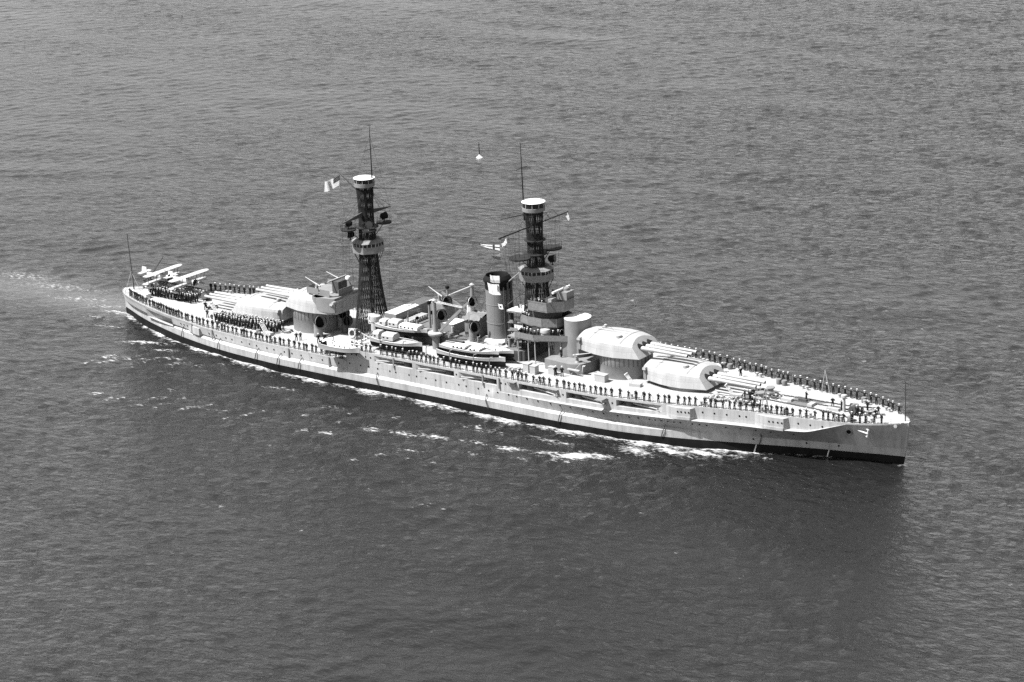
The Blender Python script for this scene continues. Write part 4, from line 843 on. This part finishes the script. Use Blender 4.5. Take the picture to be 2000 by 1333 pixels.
# ------------------------------------------------------------------ sailors
def person_mesh(pose):
    V = {'pel': (0, 0, .93), 'bel': (0, 0, 1.1), 'ch': (.01, 0, 1.32), 'nk': (.0, 0, 1.48), 'hd0': (.015, 0, 1.56), 'hd': (.02, 0, 1.68)}; rad = {'pel': .135, 'bel': .125, 'ch': .15, 'nk': .06, 'hd0': .085, 'hd': .095}
    E = [('pel', 'bel'), ('bel', 'ch'), ('ch', 'nk'), ('nk', 'hd0'), ('hd0', 'hd')]
    for s_, n in ((1, 'l'), (-1, 'r')):
        fs = .10 if pose != 'ease' else .15
        V['hip'+n] = (0, s_*.09, .86); V['kn'+n] = (.02, s_*(.09+fs*.3), .48); V['an'+n] = (-.02, s_*fs, .09); V['to'+n] = (.13, s_*(fs+.03), .045)
        rad.update({'hip'+n: .10, 'kn'+n: .075, 'an'+n: .085, 'to'+n: .045}); E += [('pel', 'hip'+n), ('hip'+n, 'kn'+n), ('kn'+n, 'an'+n), ('an'+n, 'to'+n)]
        V['sh'+n] = (0, s_*.20, 1.39)
        if pose == 'ease': el, hn = (-.12, s_*.30, 1.12), (-.19, s_*.06, .98)
        elif pose == 'wide': el, hn = (.0, s_*.45, 1.37), (.02, s_*.68, 1.36)
        elif pose == 'salute' and n == 'r': el, hn = (.12, s_*.40, 1.40), (.14, s_*.12, 1.68)
        else: el, hn = (-.02, s_*.26, 1.12), (.04, s_*.25, .88)
        V['el'+n] = el; V['hn'+n] = hn; V['fi'+n] = tuple(np.array(hn)+(np.array(hn)-np.array(el))*.28)
        rad.update({'sh'+n: .078, 'el'+n: .058, 'hn'+n: .042, 'fi'+n: .03}); E += [('ch', 'sh'+n), ('sh'+n, 'el'+n), ('el'+n, 'hn'+n), ('hn'+n, 'fi'+n)]
    ks = list(V); me = bpy.data.meshes.new('p'); me.from_pydata([V[k] for k in ks], [(ks.index(a), ks.index(b)) for a, b in E], [])
    o = bpy.data.objects.new('p', me); col.objects.link(o)
    sk = o.modifiers.new('s', 'SKIN'); 
    if not me.skin_vertices: me.attributes
    for i, k in enumerate(ks):
        d = me.skin_vertices[0].data[i]; d.radius = (rad[k]*(.82 if k in ('ch', 'bel', 'pel') else 1), rad[k]); d.use_root = (k == 'pel')
    sb = o.modifiers.new('u', 'SUBSURF'); sb.levels = 1
    dg = bpy.context.evaluated_depsgraph_get(); nm = bpy.data.meshes.new_from_object(o.evaluated_get(dg)); bpy.data.objects.remove(o)
    nm.name = 'person'; nm.materials.clear()
    for k in ('navy', 'skin', 'shoe'): nm.materials.append(M[k])
    hands = [Vector(V['fil']), Vector(V['fir'])]
    for p in nm.polygons:
        c = p.center; p.use_smooth = True
        p.material_index = 1 if (c.z > 1.49 and abs(c.y) < .12) or min((c-h).length for h in hands) < .09 else (2 if c.z < .1 else 0)
    return nm
POSE = {}
def ensure_skin(o): pass
def make_pose():
    for k in ('ease', 'wide', 'salute', 'stand'):
        POSE[k] = person_mesh(k)
make_pose()
cap_me = MB().lathe([(.10, 0), (.118, .02), (.13, .075), (.115, .085), (.02, .10)], (0.01, 0, 1.735), 12, 0).mesh('cap', ['white'])
count = 0
ORD = 'first second third fourth fifth sixth seventh eighth ninth tenth eleventh twelfth thirteenth fourteenth fifteenth sixteenth seventeenth eighteenth nineteenth twentieth'.split()
def nth(n):
    if n <= 20: return ORD[n-1]
    t = {2: 'twenty', 3: 'thirty', 4: 'forty'}[n//10]
    return t+'-'+ORD[n % 10-1] if n % 10 else {30: 'thirtieth', 40: 'fortieth'}[n]
def relabel(obs, marks, fmt):
    """single out each sailor of a row by counting aft from the nearest landmark ahead of him"""
    obs = sorted(obs, key=lambda o: -o.location.x); n = {}
    for o in obs:
        mk = [m for m in marks if m[0] >= o.location.x][-1][1]; n[mk] = n.get(mk, 0)+1
        o['label'] = fmt.format(n=nth(n[mk]), m=mk)
def sailor(x, y, z, rz, pose, label, group):
    global count; count += 1
    k = random.uniform(.92, 1.08); o = link('person', POSE[pose], None, (x, y, z), rz+random.uniform(-.12, .12)); o.scale = (k*1.22, k*1.22, k*1.04)
    tag(o, label, 'person', group); link('cap', cap_me, o); return o
L_SF = 'sailor in dark uniform and white cap manning the starboard forecastle rail'; L_SQ = 'sailor in dark uniform manning the starboard rail of the quarterdeck'
L_PF = 'sailor with arms outstretched manning the port rail at the bow'; L_PQ = 'sailor standing at the port quarterdeck rail beside the catapult'
row = []
x = -18.8
while x < 89.6:
    if not (-13 < x < -12): row.append(sailor(x, -(hb_dk(x)-.55), z_dk(x)+.04, R(-90)+math.atan((hb_dk(x-1)-hb_dk(x+1))/2)*-1, random.choice(['ease', 'ease', 'stand', 'wide' if x > 62 else 'ease']), L_SF, 'sailors along the starboard forecastle rail'))
    x += 1.32*random.uniform(.62, 1.3)
relabel(row, [(99, 'the jackstaff'), (86.5, 'the bow anchor'), (73.2, 'the forward sponson'), (63, 'the foremost gun muzzles'), (51, 'the second sponson'), (38.9, 'the outboard stage'), (29, 'the forward end of the bridge deckhouse'), (14.2, 'the bow of the nested launches'), (-.2, 'the stern of the nested launches'), (-10, 'the middle of the hooded motor boat')], '{n} sailor abaft {m} at the starboard rail')
row = []
x = -86.5
while x < -21.2:
    row.append(sailor(x, -(hb_dk(x)-.6), z_dk(x)+.04, R(-90), random.choice(['ease', 'stand', 'ease']), L_SQ, 'sailors along the starboard quarterdeck rail'))
    x += 1.1*random.uniform(.6, 1.4)
relabel(row, [(0, 'the break of the deck'), (-34.5, 'the big cowl ventilator'), (-43.2, 'the forward end of the paraded ranks'), (-53.2, 'the middle of the aftmost turret'), (-64, 'the small plated sponson'), (-75.5, 'the nose of the aftmost seaplane')], '{n} sailor abaft {m} at the starboard quarterdeck rail')
row = []
x = 30.5
while x < 90.0:
    row.append(sailor(x, hb_dk(x)-.6, z_dk(x)+.04, R(90), 'wide' if x > 66 else random.choice(['wide', 'stand', 'ease', 'wide']), L_PF, 'sailors along the port rail at the bow'))
    x += 1.42*random.uniform(.75, 1.25)
relabel(row, [(99, 'the jackstaff'), (80.2, 'the ventilator post'), (72, 'the port sheer legs'), (63, 'the foremost gun muzzles'), (49, 'the raised gun muzzles')], '{n} sailor abaft {m} at the port rail')
row = []
x = -74.5
while x < -59.5: row.append(sailor(x, hb_dk(x)-.7, z_dk(x)+.04, R(90), random.choice(['ease', 'stand']), L_PQ, 'sailors at the port quarterdeck rail')); x += 1.05*random.uniform(.8, 1.3)
relabel(row, [(0, 'the muzzles of the raised after guns')], '{n} sailor abaft {m} at the port quarterdeck rail')
# ranks paraded on the quarterdeck: front ranks as single people, the rest as one mass
crowd = []
def ranks(x0, x1, y0, dx, dy, n, solo, label, group, gap=None):
    for r in range(n):
        row = []
        x = x0+(r % 2)*dx*.4
        while x < x1:
            xx, yy = x+random.uniform(-.15, .15), y0+r*dy+random.uniform(-.12, .12)+.012*(x-x0)
            if r < solo: row.append(sailor(xx, yy, z_dk(xx)+.1, R(90), random.choice(['ease', 'stand']), label, group))
            else: crowd.append((xx, yy, z_dk(xx)+.1, R(90)+random.uniform(-.4, .4)))
            x += dx*random.uniform(.85, 1.2)
        if row: relabel(row, [(99, 'x')], '{n} sailor from the forward end of the '+('front', 'second')[r]+' rank '+label)
ranks(-59.5, -43.2, -8.4, .78, .78, 5, 2, 'paraded beside the aftmost turret', 'front ranks beside the aftmost turret')
ranks(-83.2, -71.2, -1.3, .72, .75, 3, 1, 'drawn up beside the catapult', 'front rank beside the catapult')
def mass(name, pts, label):
    base = POSE['stand']; nv = len(base.vertices); co = np.empty(nv*3); base.vertices.foreach_get('co', co); co = co.reshape(-1, 3)
    cc = np.array([v.co for v in cap_me.vertices]); allv = np.vstack([co, cc]); faces = [tuple(p.vertices) for p in base.polygons]+[tuple(i+nv for i in p.vertices) for p in cap_me.polygons]
    mi = [p.material_index for p in base.polygons]+[3]*len(cap_me.polygons); V_ = []; F_ = []; M_ = []
    for k, (x, y, z, a) in enumerate(pts):
        ca_, sa = math.cos(a), math.sin(a); q = allv.copy(); q[:, 0] = allv[:, 0]*ca_-allv[:, 1]*sa; q[:, 1] = allv[:, 0]*sa+allv[:, 1]*ca_; q *= random.uniform(.97, 1.06); q += (x, y, z)
        V_.append(q); F_ += [tuple(i+k*len(allv) for i in f) for f in faces]; M_ += mi
    me = bpy.data.meshes.new(name); me.from_pydata(np.vstack(V_).tolist(), [], F_)
    for k in ('navy', 'skin', 'shoe', 'white'): me.materials.append(M[k])
    me.polygons.foreach_set('material_index', M_); o = link(name, me); tag(o, label, 'crowd', None, 'stuff'); return o
mass('crowd', [p for p in crowd if p[0] > -65], 'closely packed rear ranks of sailors beside the aftmost turret'); mass('crowd', [p for p in crowd if p[0] < -65], 'rear ranks of sailors drawn up along the catapult')
def bunch(pts, z, label, group):
    row = [sailor(x, y, z, random.uniform(-2.6, -.5), random.choice(['stand', 'ease', 'stand']), label, group) for x, y in pts]
    relabel(row, [(99, 'x')], label+', {n} from forward')
bunch([(14.2, -4.5), (14.9, -4.2), (15.8, -4.6), (16.7, -4.7), (17.5, -4.6), (15.4, -3.9), (20.8, -3.4), (13.9, -3.8), (18.0, -4.2), (21.6, -2.9)], 12.05, 'person standing behind the canvas dodger of the lower bridge', 'people on the lower bridge')
bunch([(16.0, -3.2), (16.8, -3.2), (17.6, -3.0), (18.4, -3.2), (19.4, -3.1), (17.2, -2.6)], 17.45, 'person standing on the upper bridge at the foremast', 'people on the upper bridge')
bunch([(13.4, -2.4), (14.0, -2.7), (14.6, -2.9), (15.3, -3.2)], 14.4, 'person on the chart bridge below the upper bridge', 'people on the chart bridge')
sailor(22.6, -3.6, 9.2, R(-100), 'stand', 'lone sailor standing on the roof of the bridge deckhouse', None)
bunch([(24.6, -8.2), (25.8, -7.9)], 7.25, 'sailor on deck beside the bridge deckhouse', 'sailors beside the bridge deckhouse')
bunch([(61.6, -3.0), (62.4, -2.6), (62.9, -3.2), (64.8, -5.6), (65.4, -6.0), (66.3, -5.4)], 7.45, 'sailor among the gear behind the foremost gun muzzles', 'sailors at the forecastle gear')
bunch([(77.2, .6), (79.4, -.2), (83.2, -1.6), (83.8, -.9), (86.0, .9), (86.6, -1.2), (83.3, 1.9), (71.5, 1.3)], 7.6, 'sailor working with the anchor chains at the bow', 'sailors at the anchor chains')
bunch([(-36.5, -9.4), (-36.0, -8.8), (-31.6, -8.6), (-31.0, -7.6), (-62.5, -6.5), (-66.3, -2.9), (-52.6, 10.0)], 4.9, 'sailor walking on the open quarterdeck planking', 'loose sailors on the quarterdeck')
bunch([(44.5, 9.2), (49.8, 8.2), (54.2, 7.4)], 7.3, 'sailor inboard of the port rail near the forward guns', 'sailors inboard of the port rail')
print('SAILORS', count, 'crowd', len(crowd))

# ------------------------------------------------------------------ the sea
def sea():
    rng = np.random.default_rng(11)
    N, Ltile = 1024, 512.0
    kx = np.fft.fftfreq(N, Ltile/N)*2*np.pi; KX, KY = np.meshgrid(kx, kx, indexing='ij'); Kk = np.hypot(KX, KY); Kk[0, 0] = 1
    wd = R(YAW+108); c = (KX*math.cos(wd)+KY*math.sin(wd))/Kk
    kp = 2*np.pi/WAVE_PEAK
    S = np.exp(-.9*(kp/Kk)**2)/Kk**3.2*(.06+.94*np.abs(c)**4)*np.exp(-(Kk/4.2)**2); S[0, 0] = 0
    H = np.fft.ifft2(np.sqrt(S)*(rng.standard_normal((N, N))+1j*rng.standard_normal((N, N)))).real; H *= WAVE_RMS/H.std()
    wd2 = R(YAW+60); c2 = (KX*math.cos(wd2)+KY*math.sin(wd2))/Kk; kp2 = 2*np.pi/26
    S2 = np.exp(-((Kk-kp2)/(kp2*.35))**2)*np.abs(c2)**6; S2[0, 0] = 0
    H2 = np.fft.ifft2(np.sqrt(S2)*(rng.standard_normal((N, N))+1j*rng.standard_normal((N, N)))).real; H += H2*(.07/H2.std())
    # gustiness: patches where the chop is rougher or calmer
    S3 = np.exp(-(Kk*16)**2); S3[0, 0] = 0; G = np.fft.ifft2(np.sqrt(S3)*(rng.standard_normal((N, N))+1j*rng.standard_normal((N, N)))).real; G /= G.std()
    def axis(lo, hi, d):
        core = list(np.arange(lo, hi+.01, d)); e = d; a, b = lo, hi; left, right = [], []
        while b < 16000: e *= 1.35; a -= e; b += e; left.append(a); right.append(b)
        return np.array(left[::-1]+core+right)
    us, vs_ = axis(-215, 215, .8), axis(262, 985, .95)
    Ug, Vg = np.meshgrid(us, vs_, indexing='ij'); y = R(YAW)
    X = CAM.x+Ug*math.cos(y)-Vg*math.sin(y); Y = CAM.y+Ug*math.sin(y)+Vg*math.cos(y)
    def samp(A, X, Y):
        fx, fy = (X/Ltile*N) % N, (Y/Ltile*N) % N; i, j = fx.astype(int), fy.astype(int); a, b = fx-i, fy-j; i1, j1 = (i+1) % N, (j+1) % N
        return A[i % N, j % N]*(1-a)*(1-b)+A[i1, j % N]*a*(1-b)+A[i % N, j1]*(1-a)*b+A[i1, j1]*a*b
    fade = np.clip((1400-np.hypot(X, Y))/600, 0, 1)
    lat = np.clip(Ug/np.maximum(Vg, 1)/.19, -1.3, 1.3); g_ = np.clip(samp(G, X, Y), -2, 2)
    calm = np.clip(.55-.5*lat+.25*g_, 0, 1)*np.clip((Vg-430)/330, 0, 1)*(Vg < 1500)
    Z = samp(H, X, Y)*fade*(1+.18*g_)*(1-.45*calm)
    # hull neighbourhood
    hb = np.interp(X, _wl[0], _wl[1]); hb = np.where((X < -91.8) | (X > 92), 0, hb)
    d = np.abs(Y)-hb; d = np.where(X > 91.6, np.hypot(X-91.6, Y), d); d = np.where(X < -91, np.hypot(X+91, Y), d)
    inside = (d < .0)
    ny = lambda s, L: np.interp((X*.7+Y*.7*s) % L, np.linspace(0, L, 64), np.r_[(q := rng.standard_normal(63)), q[0]])
    n1 = np.sin(X*.41+1)+.6*np.sin(X*.93+2.2)+.4*np.sin(X*1.9)+.35*np.sin(X*3.7+1.2)
    n1 /= 1.6
    # wave profile along the side: dips below the boot topping and humps
    prof = -.18+.22*np.cos((X-38)*2*np.pi/46)+.08*np.sin(X*.55)
    near = np.exp(-(np.clip(d, 0, 99)/5.0)**2)*(np.abs(X) < 95)
    Z = Z*(1-.55*near)+prof*near*.8
    width = np.interp(X, [-93, -60, -20, 20, 50, 70, 79, 79.4, 95], [1.2, 1.5, 2.2, 2.6, 2.4, 1.1, .6, 0, 0])*(1+.5*n1)
    foam = .92*np.clip(1-np.clip(d, 0, 99)/np.maximum(width, .05), 0, 1)**.8*(.8+.2*n1)*(width > .05)*(Y < 40)
    Z += .12*np.exp(-(np.clip(d, 0, 99)/1.0)**2)*foam*(.6+.5*n1)
    def blob(px, py, a, b, ang, s):
        ca_, sa = math.cos(R(ang)), math.sin(R(ang)); u, v = (X-px)*ca_+(Y-py)*sa, -(X-px)*sa+(Y-py)*ca_
        return s*np.exp(-(u/a)**2-(v/b)**2)
    for px, py, a, b, ang, s in ((41, -25.3, 3.6, 1.6, 30, 1.1), (44.5, -23.2, 3.2, 1.1, 15, .8), (36, -26.5, 3, 1.0, 10, .7), (28.5, -27.8, 3.2, .8, 8, .85), (21, -28, 3.0, .7, 0, .55), (12.9, -29.2, 3.2, .8, 5, .8), (7, -30.8, 3.4, .8, 5, .7), (0.5, -31.8, 2.6, .8, 5, .65), (-5.5, -37.5, 1.8, .8, 20, .75), (59, -12.3, 4.5, 1.1, -8, .95), (53.4, -14.2, 5, 1.3, -10, .9), (64.8, -10.9, 3, .8, -15, .6), (70, -9.6, 2.5, .6, -15, .6), (48, -17.5, 5, 1.6, -8, .7), (33, -21, 6, 1.2, 0, .45), (18, -22, 6, 1.0, 0, .4),
                                 (8, -46, 1.0, .5, 0, .6), (-55, -26, 1.0, .5, 0, .55), (-10, -47.6, .9, .5, 0, .5), (13.5, -37.2, 3.5, .6, 0, .45), (-24.6, -26.5, 1.2, .5, 0, .5), (-10.5, -38.4, 1.6, .6, 30, .55), (-42.6, -43, .9, .5, 0, .5),
                                 (-94, -1.0, 3.0, 1.0, 12, .7), (-99, 1.0, 6, 1.2, 20, .38), (-95, -5.5, 4, .7, 8, .55), (-88, -9.0, 4, .6, 15, .55), (-74, -13.5, 5, 1.0, 22, .75), (-106, 4, 9, 1.2, 18, .28), (-118, 7.0, 12, 2.4, 12, .34), (-131, 9, 10, 3.0, 8, .34), (-108, 2.0, 8, 1.6, 12, .36), (-60, -19, 3, .7, 10, .4), (-30, -22, 4, .7, 8, .42), (-14, -26, 3.5, .7, 6, .42), (24, -33, 3, .6, 5, .45), (33, -31, 2.5, .6, 5, .45), (-48, -33, 1.5, .6, 0, .45), (-33, -38, 1.5, .6, 0, .42), (-66, -15.5, 4, .9, 20, .6),
                                 (91.5, -.9, 1.0, .5, 0, .6), (93.2, .6, 1.2, .5, -40, .35)):
        foam = np.maximum(foam, blob(px, py, a, b, ang, s))
    # scattered specks of broken water
    pk = samp(H, X, Y)*fade; thr = .0
    side = np.exp(-((Y+34)/22)**2)*((X > -75) & (X < 42)); foam = np.maximum(foam, .50*side*np.clip((pk-.125)/.1, 0, 1))
    sp = np.zeros_like(foam)
    for k in range(46):
        v = rng.uniform(300, 560); u = rng.uniform(-.19, .19)*v; px, py = CAM.x+u*math.cos(y)-v*math.sin(y), CAM.y+u*math.sin(y)+v*math.cos(y); i0, j0 = int(np.argmin(abs(us-u))), int(np.argmin(abs(vs_-v)))
        if abs(py) > 17 or abs(px) > 95: sp[i0, j0] = rng.uniform(.2, .5); sp[i0+1, j0] = sp[i0, j0]*rng.uniform(.2, 1)
    foam = np.maximum(foam, sp)
    slick = np.maximum(np.exp(-((Y-4-.05*(X+92))/(7+.06*np.abs(X+92)))**2)*(X < -90)*np.clip(1-(X+92)/-160, 0, 1), 0)
    Z = Z*(1-.55*slick)
    Z += .35*foam*np.exp(-(np.clip(d-6, 0, 99)/9)**2)*(np.abs(X) < 95)*(d > 3)
    Z = np.where(d < -1.2, -1.6, np.where(inside, np.minimum(Z, .2), Z))
    nu, nv = len(us), len(vs_)
    co = np.stack([X, Y, Z], -1).reshape(-1, 3); i = np.arange(nu*nv).reshape(nu, nv)
    q = np.stack([i[:-1, :-1], i[1:, :-1], i[1:, 1:], i[:-1, 1:]], -1).reshape(-1, 4)
    me = bpy.data.meshes.new('sea'); me.vertices.add(len(co)); me.vertices.foreach_set('co', co.ravel())
    me.loops.add(q.size); me.loops.foreach_set('vertex_index', q.ravel()); me.polygons.add(len(q)); me.polygons.foreach_set('loop_start', np.arange(0, q.size, 4)); me.polygons.foreach_set('loop_total', np.full(len(q), 4))
    me.polygons.foreach_set('use_smooth', np.ones(len(q), bool)); me.update()
    at = me.attributes.new('foam', 'FLOAT', 'POINT'); at.data.foreach_set('value', foam.ravel().astype(np.float32))
    at = me.attributes.new('calm', 'FLOAT', 'POINT'); at.data.foreach_set('value', calm.ravel().astype(np.float32))
    at = me.attributes.new('slick', 'FLOAT', 'POINT'); at.data.foreach_set('value', slick.ravel().astype(np.float32))
    o = link('sea', me); o['kind'] = 'structure'
    # material
    m = bpy.data.materials.new('sea_water'); m.use_nodes = True; n, l = m.node_tree.nodes, m.node_tree.links; b = n['Principled BSDF']
    b.inputs['Base Color'].default_value = (SEA_C, SEA_C, SEA_C, 1); b.inputs['Roughness'].default_value = SEA_R; b.inputs['IOR'].default_value = 1.45; b.inputs['Specular IOR Level'].default_value = .5
    tc = n.new('ShaderNodeTexCoord'); mp = n.new('ShaderNodeMapping'); mp.inputs['Rotation'].default_value = (0, 0, -R(YAW+18)); mp.inputs['Scale'].default_value = (.32, .62, 1); l.new(tc.outputs['Object'], mp.inputs[0])
    n1_ = n.new('ShaderNodeTexNoise'); n1_.inputs['Scale'].default_value = .72; n1_.inputs['Detail'].default_value = 7; n1_.inputs['Roughness'].default_value = .62; l.new(mp.outputs[0], n1_.inputs['Vector'])
    gn = n.new('ShaderNodeTexNoise'); gn.inputs['Scale'].default_value = 1; gn.inputs['Detail'].default_value = 4; gm = n.new('ShaderNodeMapping'); gm.inputs['Rotation'].default_value = (0, 0, -R(YAW-12)); gm.inputs['Scale'].default_value = (.006, .022, 1); l.new(tc.outputs['Object'], gm.inputs[0]); l.new(gm.outputs[0], gn.inputs['Vector'])
    gr = n.new('ShaderNodeMapRange'); gr.inputs[1].default_value = .32; gr.inputs[2].default_value = .68; gr.inputs[3].default_value = .35; gr.inputs[4].default_value = 1.1; l.new(gn.outputs[0], gr.inputs[0])
    bp = n.new('ShaderNodeBump'); cl = n.new('ShaderNodeAttribute'); cl.attribute_name = 'calm'; c1 = n.new('ShaderNodeMath'); c1.operation = 'MULTIPLY_ADD'; c1.inputs[1].default_value = -.62; c1.inputs[2].default_value = 1.0; l.new(cl.outputs['Fac'], c1.inputs[0])
    c2 = n.new('ShaderNodeMath'); c2.operation = 'MULTIPLY'; l.new(c1.outputs[0], c2.inputs[0]); l.new(gr.outputs[0], c2.inputs[1]); l.new(c2.outputs[0], bp.inputs['Strength']); bp.inputs['Distance'].default_value = SEA_B; l.new(n1_.outputs[0], bp.inputs['Height']); l.new(bp.outputs[0], b.inputs['Normal'])
    fa = n.new('ShaderNodeAttribute'); fa.attribute_name = 'foam'
    nf = n.new('ShaderNodeTexNoise'); nf.inputs['Scale'].default_value = 1.5; nf.inputs['Detail'].default_value = 8; nf.inputs['Roughness'].default_value = .68; mf = n.new('ShaderNodeMapping'); mf.inputs['Rotation'].default_value = (0, 0, -R(12)); mf.inputs['Scale'].default_value = (.5, 1.3, 1); l.new(tc.outputs['Object'], mf.inputs[0]); l.new(mf.outputs[0], nf.inputs['Vector'])
    ad = n.new('ShaderNodeMath'); ad.operation = 'ADD'; l.new(fa.outputs['Fac'], ad.inputs[0]); sc_ = n.new('ShaderNodeMapRange'); sc_.inputs[1].default_value = .3; sc_.inputs[2].default_value = .7; sc_.inputs[3].default_value = -.6; sc_.inputs[4].default_value = .5; l.new(nf.outputs[0], sc_.inputs[0]); l.new(sc_.outputs[0], ad.inputs[1])
    mr = n.new('ShaderNodeMapRange'); mr.inputs[1].default_value = .28; mr.inputs[2].default_value = 1.1; l.new(ad.outputs[0], mr.inputs[0])
    fo_ = n.new('ShaderNodeBsdfPrincipled'); fo_.inputs['Base Color'].default_value = (.62, .62, .62, 1); fo_.inputs['Roughness'].default_value = .9; l.new(bp.outputs[0], fo_.inputs['Normal'])
    # aerated water: slight milkiness in the wake
    sl = n.new('ShaderNodeAttribute'); sl.attribute_name = 'slick'; mk = n.new('ShaderNodeMath'); mk.operation = 'MULTIPLY_ADD'; mk.inputs[1].default_value = .06; mk.inputs[2].default_value = SEA_C; l.new(sl.outputs['Fac'], mk.inputs[0]); l.new(mk.outputs[0], b.inputs['Base Color'])
    gt = n.new('ShaderNodeMath'); gt.operation = 'MULTIPLY'; gt.inputs[1].default_value = 6; gt.use_clamp = True; l.new(fa.outputs['Fac'], gt.inputs[0])
    ff = n.new('ShaderNodeMath'); ff.operation = 'MULTIPLY'; l.new(gt.outputs[0], ff.inputs[0]); l.new(mr.outputs[0], ff.inputs[1])
    mx = n.new('ShaderNodeMixShader'); l.new(ff.outputs[0], mx.inputs[0]); l.new(b.outputs[0], mx.inputs[1]); l.new(fo_.outputs[0], mx.inputs[2]); l.new(mx.outputs[0], n['Material Output'].inputs['Surface'])
    me.materials.append(m); return o
WAVE_PEAK, WAVE_RMS, SEA_C, SEA_R, SEA_B = 4.2, .062, .008, .06, 1.25
sea()
